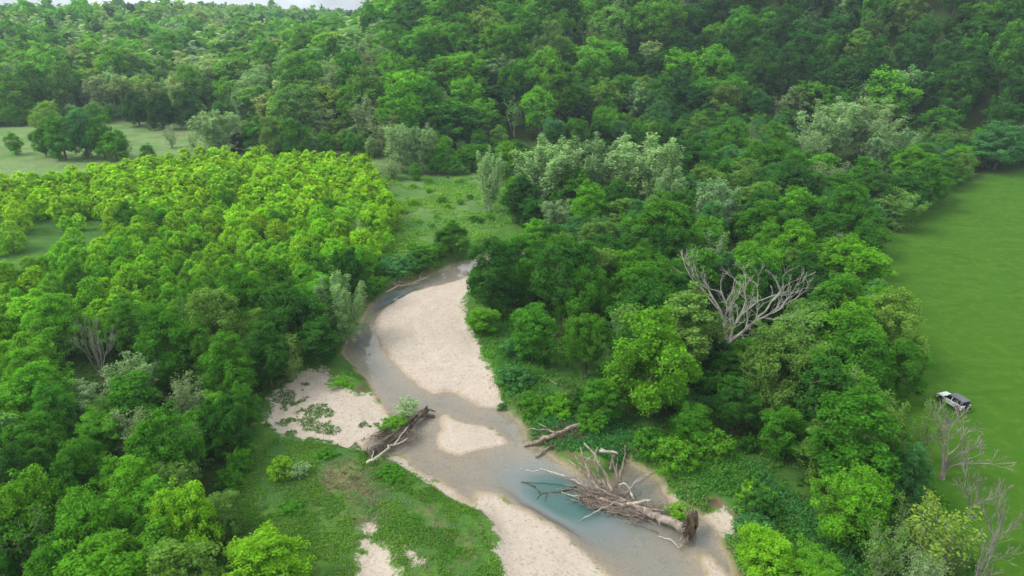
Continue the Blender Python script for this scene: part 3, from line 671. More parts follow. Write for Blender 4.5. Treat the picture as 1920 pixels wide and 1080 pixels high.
 (500, 1060, 180, 6, 'dense', 'lime', 'bright yellow-green bushy tree cut off by the lower border'),
 (60, 950, 130, 10, 'dense', 'bright', 'light-topped tree in the lower left corner, by the border'),
 (170, 985, 130, 10, 'dense', 'bright', 'light-topped tree in the lower left corner, second from the border'),
 (255, 920, 100, 8, 'slim', 'bright', 'green tree left of the bright yellow-green round one'),
 (290, 1030, 110, 7, 'slim', 'bright', 'light green tree cut by the lower border below the round one'),
 (60, 830, 110, 9, 'dense', 'mid', 'green tree by the left border above the corner trees'),
 (110, 1060, 130, 8, 'dense', 'mid', 'green tree cut by the lower border near the left corner'),
 (20, 770, 110, 9, 'dense', 'bright', 'fresh green tree cut by the left border'),
 # --- far meadow and valley trees
 (112, 250, 72, 15, 'dense', 'mid', 'leafy tree at the left of the clump in the far meadow'),
 (152, 240, 78, 17, 'dense', 'blue', 'tallest blue-green tree of the clump in the far meadow'),
 (188, 252, 62, 14, 'dense', 'mid', 'green tree in the middle of the clump in the far meadow'),
 (212, 268, 62, 10, 'dense', 'bright', 'bright low tree at the right of the clump in the far meadow'),
 (78, 258, 45, 11, 'slim', 'mid', 'narrow tree at the outer left of the clump in the far meadow'),
 (232, 272, 36, 8, 'thin', 'tan', 'brownish budding bush tree at the right foot of the far clump'),
 (85, 222, 60, 14, 'dense', 'gold', 'golden budding tree behind the clump in the far meadow'),
 (300, 205, 62, 14, 'dense', 'deep', 'dark tree over the track at the back of the far meadow'),
 (255, 200, 62, 14, 'dense', 'deep', 'dark tree behind the far clump at the meadow edge'),
 (350, 200, 60, 15, 'dense', 'dark', 'dark green tree at the right back of the far meadow'),
 (478, 250, 60, 11, 'slim', 'mid', 'green tree right of the grey leafless one past the thicket'),
 (450, 262, 45, 7, 'slim', 'cedar', 'low dark evergreen behind the thicket'),
 (515, 250, 62, 13, 'dense', 'olive', 'olive tree closing the meadow past the thicket'),
 (555, 255, 60, 13, 'dense', 'mid', 'mid-green tree behind the far edge of the thicket'),
 (25, 268, 34, 7, 'slim', 'bright', 'small tree on the near lawn of the far meadow by the border'),
 (275, 292, 34, 7, 'slim', 'mid', 'small green tree between the far clump and the thicket'),
 (345, 282, 30, 6, 'thin', 'pale', 'thin pale sapling just behind the thicket edge'),
 (15, 215, 35, 8, 'dense', 'bright', 'small bright tree at the left border of the far meadow'),
 (405, 232, 105, 17, 'syca', 'pale', 'pale feathery tree with dark leaning stem past the thicket'),
 (440, 235, 60, 12, 'bare', 'grey', 'grey leafless tree right of the pale feathery one'),
 (318, 250, 45, 9, 'thin', 'pale', 'thin budding tree alone in the far meadow'),
 (360, 258, 40, 7, 'thin', 'pale', 'thin budding small tree before the pale feathery one'),
 (720, 235, 100, 15, 'thin', 'tan', 'tall brown twiggy tree at the far end of the thicket'),
 (745, 195, 90, 18, 'syca', 'pale', 'pale sycamore, left of the row under the slope'),
 (785, 208, 85, 18, 'syca', 'pale', 'pale sycamore, second of the row under the slope'),
 (915, 190, 75, 18, 'syca', 'pale', 'pale sycamore standing by itself under the slope'),
 (735, 310, 60, 7, 'thin', 'tan', 'brown-grey twiggy bush tree at the meadow end of the thicket'),
 (820, 297, 60, 8, 'dense', 'mid', 'round green tree, left of the row behind the rough meadow'),
 (885, 287, 75, 9, 'dense', 'mid', 'round green tree, middle of the row behind the rough meadow'),
 (945, 290, 60, 8, 'dense', 'bright', 'round green tree, right of the row behind the rough meadow'),
 (853, 308, 28, 5.5, 'young', 'mid', 'small upright tree standing before the row behind the rough meadow'),
 (778, 318, 26, 5.5, 'young', 'mid', 'small upright tree at the left of the rough meadow'),
 (908, 296, 26, 5.5, 'young', 'lime', 'small light upright tree before the middle of the row'),
 (1085, 350, 85, 13, 'slim', 'mid', 'green tree between the first two pale sycamores'),
 (1160, 375, 85, 12, 'dense', 'dark', 'dark round tree in front of the pale sycamore row'),
 (610, 145, 62, 15, 'hillt', 'gold', 'golden green round tree standing out on the lower slope'),
]:
    crown_at(*a)
d_ = crown_at(1378, 552, 265, 17, 'dead', 'grey', 'huge dead tree with spreading white limbs in the creekside wood', name='dead_tree')

def near_planted(x, y, f):
    t = np.array(TREES); return bool(((t[:, 0] - x) ** 2 + (t[:, 1] - y) ** 2 < (t[:, 2] * f) ** 2).any())

LAND = [((1788, 745), 'the parked car'), ((1372, 600), 'the dead white tree'), ((1150, 930), 'the big log jam'), ((900, 640), 'the large gravel bar'), ((1130, 310), 'the pale sycamore row'), ((1610, 240), 'the far windblown sycamores'),
  ((1640, 440), 'the bend of the field edge'), ((1040, 690), 'the shaded lawn'), ((960, 450), 'the brown cut bank'), ((1880, 270), 'the far corner of the field'), ((1345, 380), 'the lone sage sycamore'), ((1228, 690), 'the big bright round tree'),
  ((1480, 660), 'the straight grey trunk'), ((1600, 930), 'the yellow-topped tree'), ((620, 770), 'the sand flat'), ((175, 640), 'the bare forked tree'), ((350, 965), 'the yellow-green round tree'), ((640, 560), 'the tall sage creek tree'), ((300, 640), 'the left wood centre'), ((1280, 970), 'the upturned root plate'),
  ((845, 455), 'the round tree at the bend'), ((860, 360), 'the rough meadow'), ((1060, 815), 'the red-brown twig pile'), ((600, 950), 'the weedy clearing'), ((160, 260), 'the clump in the far meadow'), ((1800, 990), 'the budding corner tree')]
SAY = dict(mid='mid-green', dark='dark green', deep='deep green', bright='bright green', yellow='yellow-green', lime='lime green', sage='sage green', pale='pale green', olive='olive green', blue='blue-green', grey='grey-green', gold='golden green', tan='tan', cedar='dark')
USED = {}
def placed_label(x, y, z, adj, noun):
    q = project(np.array((x, y, z))); best = min(LAND, key=lambda l: (l[0][0] - q[0]) ** 2 + 1.6 * (l[0][1] - q[1]) ** 2)
    dx, dy = q[0] - best[0][0], q[1] - best[0][1]
    if abs(dx) > 1.6 * abs(dy): rel = 'right of' if dx > 0 else 'left of'
    elif abs(dy) > 1.6 * abs(dx): rel = 'in front of' if dy > 0 else 'behind'
    else: rel = ('in front and ' if dy > 0 else 'behind and ') + ('right of' if dx > 0 else 'left of')
    dist = math.hypot(dx, dy)
    how = 'close ' if dist < 55 else '' if dist < 120 else 'well '
    for h in (how, how + 'just ' if how != 'well ' else 'some way '):
        s_ = f'{adj} {noun} {h}{rel} {best[1]}'
        if s_ not in USED: break
    USED[s_] = 1
    return s_

def low_copy(key, lod, rng_seed=3):
    """leaf arrays of one tree reduced to a few big leaves, for the far mass"""
    protos, H0, R0 = KINDS[key]; out = []
    for tm, cm in protos:
        n = len(tm.vertices); co = np.empty(n * 3, np.float32); tm.vertices.foreach_get('co', co); co = co.reshape(-1, 3)
        lv = np.empty(n * 4, np.float32); tm.attributes['lv'].data.foreach_get('color', lv); lv = lv.reshape(-1, 4)[:, :3]
        mi = np.empty(len(tm.polygons), np.int32); tm.polygons.foreach_get('material_index', mi)
        f = np.empty(len(tm.loops), np.int32); tm.loops.foreach_get('vertex_index', f); f = f.reshape(-1, 4)[mi == 1]
        r = np.random.default_rng(rng_seed); q = f[r.permutation(len(f))[:lod]]
        V = co[q]; c = V.mean(1, keepdims=True); V = c + (V - c) * math.sqrt(len(f) / lod) * .92
        out.append((V, lv[q]))
    return out, H0, R0
def mass(name, spots, keys, lod, label, cat):
    """everything past the ones that show largest, as one mass"""
    Vs, Ls = [], []; lib = {k: low_copy(k, lod) for k in keys}
    for kind, x, y, z, H, W, col in spots:
        pr, H0, R0 = lib[kind]; V, lv = pr[TR.randrange(len(pr))]; a = TR.uniform(0, 6.28)
        c, s = math.cos(a), math.sin(a); q = V * np.array((W / 2 / R0, W / 2 / R0, H / H0))
        q = np.stack((q[..., 0] * c - q[..., 1] * s + x, q[..., 0] * s + q[..., 1] * c + y, q[..., 2] + z), -1)
        Vs.append(q.reshape(-1, 3)); Ls.append((lv * np.array(col)).reshape(-1, 3))
    if not Vs: return
    V = np.concatenate(Vs); o = link(name, quad_mesh(name, V, np.arange(len(V)).reshape(-1, 4), [M['leaf']], lv=np.concatenate(Ls)), color=(1, 1, 1))
    return tag(o, label, cat, kind='stuff')

# --- the thicket of young trees left of the creek
def scatter(P, step, jit, seed, extra=None):
    r = np.random.default_rng(seed); x0, y0 = P.min(0); x1, y1 = P.max(0)
    ys = np.arange(y0, y1, step * .87); pts = []
    for j, yy in enumerate(ys):
        xs = np.arange(x0 + (j % 2) * step / 2, x1, step)
        pts.append(np.stack((xs + r.uniform(-jit, jit, len(xs)) * step, np.full(len(xs), yy) + r.uniform(-jit, jit, len(xs)) * step), 1))
    p = np.concatenate(pts); return p[sdist(P, p[:, 0], p[:, 1]) < 0]

def fill_wood(P, step, seed, colors, kinds, hmin, hmax, group, noun='tree', name='tree', lim=.40, cond=None, wr=(.62, .85)):
    q = scatter(P, step, .4, seed); zs = height(q[:, 0], q[:, 1]); dw = d_water(q[:, 0], q[:, 1])
    u, v, de = project(np.stack((q[:, 0], q[:, 1], zs), 1))
    for (x, y), z, uu, vv, dd_ in zip(q, zs, u, v, dw):
        if uu < -60 or uu > 1990 or vv > 1180 or dd_ < 2.0 or near_planted(x, y, lim) or (name != 'bush' and open_ground(uu, vv)): continue
        if cond and not cond(uu, vv): continue
        kind = TR.choice(kinds); c = TR.choice(colors); H = TR.uniform(hmin, hmax); W = H * TR.uniform(*wr)
        size = 'tall' if H > hmin + .7 * (hmax - hmin) else 'low' if H < hmin + .3 * (hmax - hmin) else 'medium'
        plant(kind, x, y, H, W, c, dict(thin='budding_tree', sparse='budding_tree').get(kind, name), placed_label(x, y, z + .6 * H, f'{size} {SAY[c] if kind != "bare" else "leafless grey"}', noun), noun.split()[-1], group, z=float(z), jit=.16)
OPEN = [np.array(p, float) for p in ([(1660, 800), (1900, 780), (1990, 1250), (1720, 1250)], [(870, 430), (1040, 420), (1050, 500), (940, 570), (880, 570)], [(90, 690), (370, 690), (370, 800), (90, 800)], [(960, 290), (1300, 290), (1310, 440), (1000, 440)], [(1480, 260), (1720, 270), (1700, 370), (1480, 340)], [(1310, 690), (1420, 690), (1440, 780), (1310, 790)], [(1680, 700), (1840, 700), (1900, 930), (1740, 930)], [(940, 620), (1010, 640), (1130, 660), (1145, 740), (1100, 800), (1010, 800), (950, 770)], [(1090, 770), (1190, 790), (1330, 810), (1450, 830), (1550, 930), (1660, 1060), (1740, 1200), (1300, 1200), (1300, 960), (1180, 870)], [(440, 830), (520, 800), (900, 900), (960, 1200), (430, 1200)])]
def open_ground(u, v): return any(sdist(p, np.array([u]), np.array([v]))[0] < 0 for p in OPEN)
fill_wood(BELT, 7.0, 31, ['mid', 'mid', 'dark', 'bright', 'olive', 'blue', 'dark'], ['dense', 'dense', 'slim', 'dense', 'slim', 'sparse'], 8, 13, 'trees filling the creekside wood', lim=.42, wr=(.74, 1.0), name='woodland_tree')
FOOT = poly([(440, 244), (520, 288), (700, 300), (760, 312), (860, 300), (960, 296), (960, 268), (760, 280), (700, 272), (540, 262)], 0)
FOOT2 = poly([(-60, 240), (0, 238), (160, 234), (300, 230), (430, 244), (440, 232), (300, 220), (160, 224), (0, 228), (-60, 230)], 0)
for P_, sd_ in ((FOOT, 35), (FOOT2, 36)): fill_wood(P_, 6.5, sd_, ['mid', 'bright', 'olive', 'mid', 'sage'], ['dense', 'slim', 'dense', 'sparse'], 5, 9, 'trees skirting the foot of the slopes', lim=.3, wr=(.75, 1.0), name='skirt_tree')
fill_wood(LEFTWOOD, 5.4, 32, ['mid', 'bright', 'mid', 'dark', 'olive'], ['dense', 'dense', 'slim', 'slim', 'thin'], 6, 10, 'trees filling the left wood', lim=.36, wr=(.7, .95), name='woodland_tree')
fill_wood(BELT, 5.2, 33, ['mid', 'dark', 'blue', 'bright'], ['shrub'], 1.6, 3.2, 'understory bushes of the creekside wood', 'bush', 'bush', lim=.36, cond=lambda u, v: v > 480 and not (960 < u < 1140 and 640 < v < 740) and not (sdist(OPEN[8], np.array([u]), np.array([v]))[0] < 0 and TR.random() < .75), wr=(1.1, 1.6))
T = scatter(THICKET, 3.5, .5, 21)
keep = (sdist(CLEARING, T[:, 0], T[:, 1]) > .5) & (sdist(CLEAR2, T[:, 0], T[:, 1]) > .5)
rr = np.random.default_rng(4); keep |= rr.uniform(0, 1, len(T)) < .14; T = T[keep]
px, py, de = project(np.stack((T[:, 0], T[:, 1], np.full(len(T), 4.)), 1))
ok = (px > -50) & (px < 1000) & (py < 1110); T, de, px, py = T[ok], de[ok], px[ok], py[ok]
T = T[np.argsort(de)]; far = []; n_ind = 0
TZ = height(T[:, 0], T[:, 1])
for (x, y), z in zip(T, TZ):
    if near_planted(x, y, .34) or TR.random() < .05: continue
    f = vnoise(np.array([x / 17.]), np.array([y / 17.]), 55)[0]; sun_patch = float(sstep(120, 190, np.array(y)))  # far trees coloured yellower and brighter to stand in for a sun patch
    H = (TR.uniform(2.6, 6.6) if TR.random() < .85 else TR.uniform(6, 8)) * (.85 + .35 * f); W = H * TR.uniform(.62, .86)
    a, b = np.array(PAL['bright']), np.array(PAL['yellow']); c = tuple(a + (b - a) * min(1, max(0, .25 + .75 * sun_patch + TR.uniform(-.25, .25))))
    if n_ind < 298:
        q = project(np.array((x, y, 3.)))
        zone = ('near' if q[1] > 540 else 'middle' if q[1] > 440 else 'far') + (' left' if q[0] < 240 else ' centre' if q[0] < 480 else ' right'); size = 'tall' if H > 5.6 else 'low' if H < 4.4 else 'middling'
        plant('young', x, y, H, W, c, 'young_tree', f'{size} young yellow-green tree packed in the {zone} part of the thicket', 'tree', 'young trees of the left thicket', z=float(z), jit=.24); n_ind += 1
    else: far.append(('young', x, y, z - .1, H, W, jitter(c, .2)))
mass('thicket', far, ['young'], 310, 'far part of the bright yellow-green thicket of young trees', 'thicket')

# --- the wooded slopes
xs = np.arange(-700, 520, 12.2); ys = np.arange(150, 1100, 10.8)
gxh, gyh = np.meshgrid(xs, ys); r = np.random.default_rng(77); hx = (gxh + r.uniform(-3.6, 3.6, gxh.shape) + (np.arange(len(ys)) % 2)[:, None] * 4.6).ravel(); hy = (gyh + r.uniform(-3.6, 3.6, gxh.shape)).ravel()
dd = hy - np.interp(hx, FX, FY); k = dd > 4; hx, hy, dd = hx[k], hy[k], dd[k]
hh = height(hx, hy); top = np.stack((hx, hy, hh + 15), 1); px, py, de = project(top)
k = (px > -60) & (px < 1980) & (py > -60); hx, hy, hh, top, de, dd, px, py = hx[k], hy[k], hh[k], top[k], de[k], dd[k], px[k], py[k]
blk = np.zeros(len(hx), bool)
for t in np.linspace(.3, .975, 46):
    qx, qy, qz = hx * t, hy * t, CAM_Z + (top[:, 2] - CAM_Z) * t
    blk |= (hill(qx, qy) + 11.5 * (qy - np.interp(qx, FX, FY) > 4)) > qz + .8
hx, hy, hh, de, dd, px, py = [v[~blk] for v in (hx, hy, hh, de, dd, px, py)]
order = np.argsort(de); far = []; n_ind = 0
for i in order:
    x, y, z = float(hx[i]), float(hy[i]), float(hh[i])
    if near_planted(x, y, .33): continue
    f = vnoise(np.array([x / 70.]), np.array([y / 70.]), 91)[0]; u = TR.random(); left = px[i] < 720
    if left: c = 'sage' if u < .28 else 'pale' if u < .38 else 'olive' if u < .48 else 'tan' if u < .57 else 'gold' if u < .63 else 'cedar' if u < .66 else 'bright' if u < .86 else 'mid'
    else: c = 'olive' if u < .11 else 'sage' if u < .14 else 'bright' if u < (.44 if px[i] < 1150 else .22) else 'dark' if u < .62 else 'deep' if u < (.68 if px[i] < 1150 else .80) else 'mid'
    if left and f > .62 and u < .5: c = 'sage'
    kind = 'hillv' if c in ('sage', 'tan', 'pale') or TR.random() < .08 else 'hillb' if TR.random() < .05 else 'hillt'
    H = TR.uniform(13, 23) + (TR.uniform(-3, 5) if dd[i] > 300 else 0); W = TR.uniform(12.5, 20.5) * (.8 if kind != 'hillt' else 1)
    if c == 'cedar': W *= .6
    if n_ind < 298:
        say = dict(pale='very pale green', sage='pale sage-green', olive='olive green', tan='tan budding', gold='golden green', cedar='dark evergreen', bright='fresh bright green', mid='mid-green', dark='dark green', deep='deep green')[c]
        where = ('low on ' if dd[i] < 40 else 'midway up ' if dd[i] < 110 else 'high on ') + ('the far slope beyond the left meadow' if px[i] < 450 else 'the far slope behind the thicket' if left else 'the steep slope behind the rough meadow' if px[i] < 1080 else 'the steep slope behind the sycamore row' if px[i] < 1450 else 'the steep slope above the green field'); where = ('tall ' if H > 18.5 else '') + 'X' + where
        plant(kind, x, y, H, W, c, 'hillside_tree', (('tall ' if where.startswith('tall') else '') + say + ' tree ' + where.split('X')[1]), 'tree', 'trees on the wooded slopes', z=z, jit=.2); n_ind += 1
    else: far.append((kind if kind != 'hillb' else 'hillv', x, y, z - .1, H, W, jitter(PAL[c], .2)))
mass('forest', far, ['hillt', 'hillv'], 175, 'far wood covering the upper slopes up to the ridge', 'forest')
print('trees', len(TREES)); print('hill', len(order), 'far', len(far))

# ---------------------------------------------------------------- low growth on the ground
def blades(name, n, box, keep, size, tall, color, label, cat, seed, per=4, up=.35):
    r = np.random.default_rng(seed); x = r.uniform(box[0], box[1], n); y = r.uniform(box[2], box[3], n)
    k = keep(x, y, r); x, y = x[k], y[k]; z = height(x, y); m = len(x)
    q = np.repeat(np.arange(m), per); big = r.uniform(.6, 1.5, m)
    p = np.stack((x[q] + r.normal(0, size * .8, m * per), y[q] + r.normal(0, size * .8, m * per), z[q] + r.uniform(.1, 1, m * per) * tall * big[q]), 1)
    nn = unit(np.array((0, 0, up)) + r.normal(0, .6, (m * per, 3))); s = size * r.uniform(.7, 1.4, m * per)
    f1 = vnoise(x / 3.1, y / 3.1, seed)[q]; f2 = vnoise(x / 11., y / 11., seed + 7)[q]
    cols = np.array(color); c = cols[0] + (cols[1] - cols[0]) * f1[:, None]; c = c + (cols[2] - c) * (sstep(.55, .8, f2) * .8)[:, None]
    c = c * (1 + r.normal(0, .14, (m * per, 1))) * np.array((.84, 1, 1))
    V, F, L = leaf_quads(r, p, nn, s, np.clip(c, .005, 1))
    return tag(link(name, quad_mesh(name, V, F, [M['blade']], lv=L), color=(1, 1, 1)), label, cat, kind='stuff')
def in_(P, x, y, m=0.): return sdist(P, x, y) < m
CLR = poly([(440, 870), (520, 820), (700, 845), (880, 935), (940, 1060), (960, 1180), (400, 1180), (420, 960)], 0)
POINT = poly([(575, 690), (640, 672), (668, 692), (690, 720), (668, 735), (640, 722), (618, 703)], -.6)
MEAD = poly([(735, 330), (960, 320), (960, 410), (900, 440), (880, 470), (800, 505), (720, 530), (700, 520), (745, 450)], 0)
def grow_clear(x, y, r):
    dg, dw = d_gravel(x, y), d_water(x, y); n = fbm(x / 2.2, y / 2.2, 301, 3)
    pale = np.zeros_like(x)
    for p_ in PALE: pale = np.maximum(pale, sstep(1, -2, sdist(p_, x, y)))
    return (in_(CLR, x, y) | in_(POINT, x, y)) & (dg + n * 2 > .3) & (dw > .4) & (n > -.12 + .55 * pale)
blades('grass', 76000, (-34, 6, 44, 92), grow_clear, .115, .22, ((.12, .27, .03), (.25, .40, .06), (.10, .26, .06)), 'rough green grass and weeds of the clearing left of the creek', 'grass', 41, per=5)
BANK = poly([(880, 556), (905, 520), (1000, 620), (1010, 680), (1010, 735), (1130, 800), (1270, 835), (1390, 870), (1500, 960), (1590, 1070), (1720, 1250), (1480, 1250), (1380, 1085), (1350, 1005), (1300, 955), (1240, 900), (1190, 865), (1120, 850), (1050, 830), (990, 800), (950, 765), (925, 680), (885, 600)], -.3)
def grow_bank(x, y, r):
    dg, dw = d_gravel(x, y), d_water(x, y); n = fbm(x / 3, y / 3, 303, 3)
    return in_(BANK, x, y, 1.) & (dg + n * 1.5 > .4) & (dw > .5) & (n > -.5)
blades('undergrowth', 42000, (-8, 48, 42, 112), grow_bank, .18, .55, ((.10, .27, .04), (.20, .42, .06), (.075, .25, .07)), 'tall green weeds covering the right bank of the creek', 'undergrowth', 42, per=11)
def grow_wood(x, y, r):
    return (in_(BELT, x, y) | in_(LEFTWOOD, x, y)) & (d_water(x, y) > 1) & (r.uniform(0, 1, len(x)) < .8)
blades('forest_undergrowth', 36000, (-95, 85, 44, 190), grow_wood, .30, .6, ((.06, .165, .025), (.12, .26, .04), (.07, .16, .04)), 'leafy undergrowth on the floor of the creekside woods', 'undergrowth', 43, per=6)
def grow_mead(x, y, r):
    n = fbm(x / 6, y / 6, 305, 3); dw = d_water(x, y)
    return in_(MEAD, x, y, 3) & (dw > .8) & (n > -.25)
blades('meadow_weeds', 16000, (-45, 8, 108, 215), grow_mead, .26, .5, ((.22, .42, .05), (.36, .54, .07), (.19, .40, .08)), 'patchy bright weeds of the rough meadow beyond the bend', 'weeds', 44, per=8)
def grow_sand(x, y, r):
    n = fbm(x / 1.7, y / 1.7, 307, 3); u, v, _ = project(np.stack((x, y, np.full(len(x), -.6)), 1))
    side = sstep(660, 520, u) * .35
    return in_(GRAVEL[2], x, y, 1.5) & (d_water(x, y) > .5) & (n > .30 - side)
blades('sand_weeds', 26000, (-34, -10, 62, 90), grow_sand, .10, .16, ((.10, .22, .035), (.17, .30, .055), (.14, .2, .06)), 'small green weed tufts dotting the sand flat', 'weeds', 45, per=6)
blades('dry_weeds', 22000, (-34, 6, 44, 92), lambda x, y, r: in_(CLR, x, y) & (d_gravel(x, y) > .2) & (d_water(x, y) > .6) & (fbm(x / 2.5, y / 2.5, 309, 3) > .02), .13, .22, ((.22, .19, .10), (.32, .30, .15), (.17, .21, .08)), 'dry tan stems and seedlings among the weeds of the clearing', 'weeds', 46, per=2)
# pebbles and litter on the bars
def pebbles(name, n, box, keep, mat, smin, smax, label, cat, seed):
    r = np.random.default_rng(seed); x = r.uniform(box[0], box[1], n); y = r.uniform(box[2], box[3], n); k = keep(x, y); x, y = x[k], y[k]; z = height(x, y); m = len(x)
    base = np.array([(-1, -1, -.4), (1, -1, -.4), (1, 1, -.4), (-1, 1, -.4), (-.55, -.6, .5), (.6, -.5, .55), (.5, .6, .5), (-.6, .5, .45)])
    s = r.uniform(smin, smax, m); V = base[None] * s[:, None, None] * r.uniform(.7, 1.3, (m, 8, 3)); a = r.uniform(0, 6.28, m)
    c, si = np.cos(a)[:, None], np.sin(a)[:, None]
    V = np.stack((V[..., 0] * c - V[..., 1] * si + x[:, None], V[..., 0] * si + V[..., 1] * c + y[:, None], V[..., 2] + z[:, None]), -1)
    f = np.array([(0, 1, 5, 4), (1, 2, 6, 5), (2, 3, 7, 6), (3, 0, 4, 7), (4, 5, 6, 7)]); F = (np.arange(m) * 8)[:, None, None] + f[None]
    return tag(link(name, quad_mesh(name, V.reshape(-1, 3), F.reshape(-1, 4), [mat])), label, cat, kind='stuff')
stone_mat = bark_material('pebble', (.40, .33, .25), (.60, .53, .44), .8)
pebbles('gravel', 16000, (-30, 30, 44, 125), lambda x, y: (d_gravel(x, y) < -.3) & (d_water(x, y) > -.2), stone_mat, .03, .085, 'scattered pebbles over the pale gravel bars', 'gravel', 51)
edge = poly([(880, 560), (860, 590), (868, 640), (900, 700), (925, 745), (950, 765), (935, 700), (905, 640)], -1)
pebbles('litter', 2600, (-12, 4, 70, 112), lambda x, y: in_(edge, x, y) & (fbm(x / 1.3, y / 1.3, 77, 2) > .1), M['drift_dark'], .03, .09, 'dark flood litter along the upper edge of the large gravel bar', 'litter', 52)

# ---------------------------------------------------------------- bushes placed by sight
for a in [
 (1440, 1035, 130, 5, 'dense', 'lime', 'rounded yellow-green bush beside the creek at the lower border'),
 (1530, 1068, 115, 4, 'dense', 'bright', 'light green bush at the lower border right of the yellow-green one'),
 (1330, 830, 75, 3.4, 'shrub', 'bright', 'bright leafy bush above the log jam, left one of the pair'),
 (1265, 850, 80, 3.2, 'shrub', 'bright', 'bright leafy bush above the log jam, right behind the dead limbs'),
 (1215, 835, 60, 2.8, 'shrub', 'mid', 'green bush beside the standing dead limbs'),
 (1275, 960, 45, 1.5, 'shrub', 'lime', 'small bright green tuft beside the upturned root plate'),
 (1420, 990, 75, 2.4, 'shrub', 'blue', 'blue-green bush on the bank behind the root plate'),
 (1420, 930, 60, 2.2, 'shrub', 'lime', 'light green bush on the weedy right bank'),
 (975, 650, 75, 3.0, 'shrub', 'blue', 'blue-green bush, upper one on the edge of the large gravel bar'),
 (962, 705, 70, 2.6, 'shrub', 'blue', 'blue-green bush, lower one on the edge of the large gravel bar'),
 (1000, 755, 60, 2.0, 'shrub', 'mid', 'green bush at the lower end of the large gravel bar'),
 (1050, 760, 60, 2.2, 'shrub', 'bright', 'leafy bush left of the low tree over the debris'),
 (941, 762, 18, .8, 'shrub', 'blue', 'tiny round bush at the lower tip of the large gravel bar'),
 (1110, 790, 60, 2.2, 'shrub', 'mid', 'green bush over the upper end of the fallen grey trunk'),
 (760, 762, 66, 3.4, 'spray', 'pale', 'wispy pale budding willow rising behind the creek log'),
 (738, 793, 44, 1.3, 'shrub', 'bright', 'green bush beside the log that crosses the creek'),
 (560, 880, 60, 2.0, 'spray', 'sage', 'thin weedy bush at the top of the weedy clearing'),
 (525, 880, 55, 2.4, 'shrub', 'lime', 'yellow-green bush at the left of the weedy clearing'),
 (450, 860, 55, 2.6, 'shrub', 'mid', 'green bush between the left wood and the weedy clearing'),
 (430, 900, 45, 2.4, 'shrub', 'mid', 'small green bush above the yellow-green round tree'),
 (610, 850, 40, .7, 'shrub', 'mid', 'low green clump below the sand flat'),
 (735, 885, 48, .8, 'shrub', 'mid', 'low green clump below the creek log'),
 (545, 950, 45, .7, 'shrub', 'mid', 'low green clump in the weedy clearing'),
 (690, 500, 60, 3.4, 'shrub', 'bright', 'bright bush above the left bank near the bend'),
 (735, 500, 70, 3.2, 'shrub', 'blue', 'grey-green bush above the driftwood of the left bank'),
 (785, 500, 65, 3.0, 'shrub', 'dark', 'dark bush overhanging the left bank at the bend'),
 (700, 540, 55, 3.4, 'shrub', 'mid', 'green bush overhanging the creek below the bend'),
 (640, 615, 60, 3.0, 'shrub', 'dark', 'dark bush hanging over the water below the tall sage tree'),
 (800, 470, 55, 2.4, 'shrub', 'mid', 'green bush left of the round tree at the bend'),
 (660, 470, 60, 4, 'shrub', 'mid', 'green bush at the end of the thicket above the creek'),
 (640, 715, 46, .7, 'shrub', 'bright', 'low grassy clump on the point of the sand flat'),
]:
    crown_at(*a, name='bush', cat='bush')
for a in [(1325, 715, 60, 3.4, 'shrub', 'dark', 'dark bush hiding the foot of the dead white tree'), (1362, 722, 55, 3.0, 'shrub', 'mid', 'green bush right at the foot of the dead white tree'), (1395, 705, 60, 3.6, 'shrub', 'dark', 'dark bush right of the foot of the dead white tree')]: crown_at(*a, name='bush', cat='bush')
fill_wood(MEAD, 8.5, 61, ['lime', 'mid', 'bright', 'lime'], ['shrub'], .8, 1.9, 'scattered bushes of the rough meadow', 'bush', 'bush', lim=.4, wr=(1.2, 1.9))
LBANK = poly([(880, 488), (850, 492), (815, 506), (770, 526), (735, 538), (710, 545), (690, 565), (670, 590), (650, 620), (625, 655), (560, 690), (520, 720), (540, 690), (600, 650), (640, 600), (660, 560), (690, 520), (740, 500), (800, 480), (860, 470)], 0)
fill_wood(LBANK, 3.2, 62, ['mid', 'dark', 'bright', 'bright'], ['shrub'], 1.6, 2.8, 'bushes crowding the left bank', 'bush', 'bush', lim=.25, wr=(.9, 1.3))

# ---------------------------------------------------------------- driftwood
DR = np.random.default_rng(99)
def wood(name, mat, label, cat, paths, group=None, extra=None):
    """paths: (points [(px,py,dz above ground or water)], r0, r1); the first is the stem, the rest are its limbs"""
    parts = []
    for pts, r0, r1 in paths:
        P = []
        for px_, py_, dz in pts:
            q = hit(px_, py_, 0.); base = max(q[2], WL); P.append(at(px_, py_, base + dz))
        seg = [P[0][None]]
        for a, b in zip(P[:-1], P[1:]): seg.append(bend(a, b, 5, DR, .10)[1:])
        P = np.concatenate(seg); t = np.linspace(0, 1, len(P)); parts.append(tube_path(P, r0 + (r1 - r0) * t, 7, DR, .12))
    V, F = join(parts); o = link(name, quad_mesh(name, V, F, [M[mat]], smooth=True))
    if extra: extra(o)
    return tag(o, label, cat, group)
def twigs(name, mat, centre, n, spread, length, label, cat, flat_=.35, seed=1, rad=.028, ang=None):
    r = np.random.default_rng(seed); parts = []
    for i in range(n):
        e = r.normal(0, 1, 3) * np.asarray(spread)
        if ang is not None: e[:2] = e[0] * math.cos(ang) - e[1] * math.sin(ang), e[0] * math.sin(ang) + e[1] * math.cos(ang)
        c = np.asarray(centre) + e
        a = r.uniform(0, 6.28) if ang is None else ang + r.normal(0, .5)
        d = np.array((math.cos(a), math.sin(a), r.normal(0, flat_))) * length * r.uniform(.4, 1.2)
        parts.append(tube_path(bend(c - d / 2, c + d / 2, 4, r, .2), np.linspace(1.2, .5, 4) * rad * r.uniform(.6, 1.6), 4))
    V, F = join(parts); return tag(link(name, quad_mesh(name, V, F, [M[mat]])), label, cat, kind='stuff')
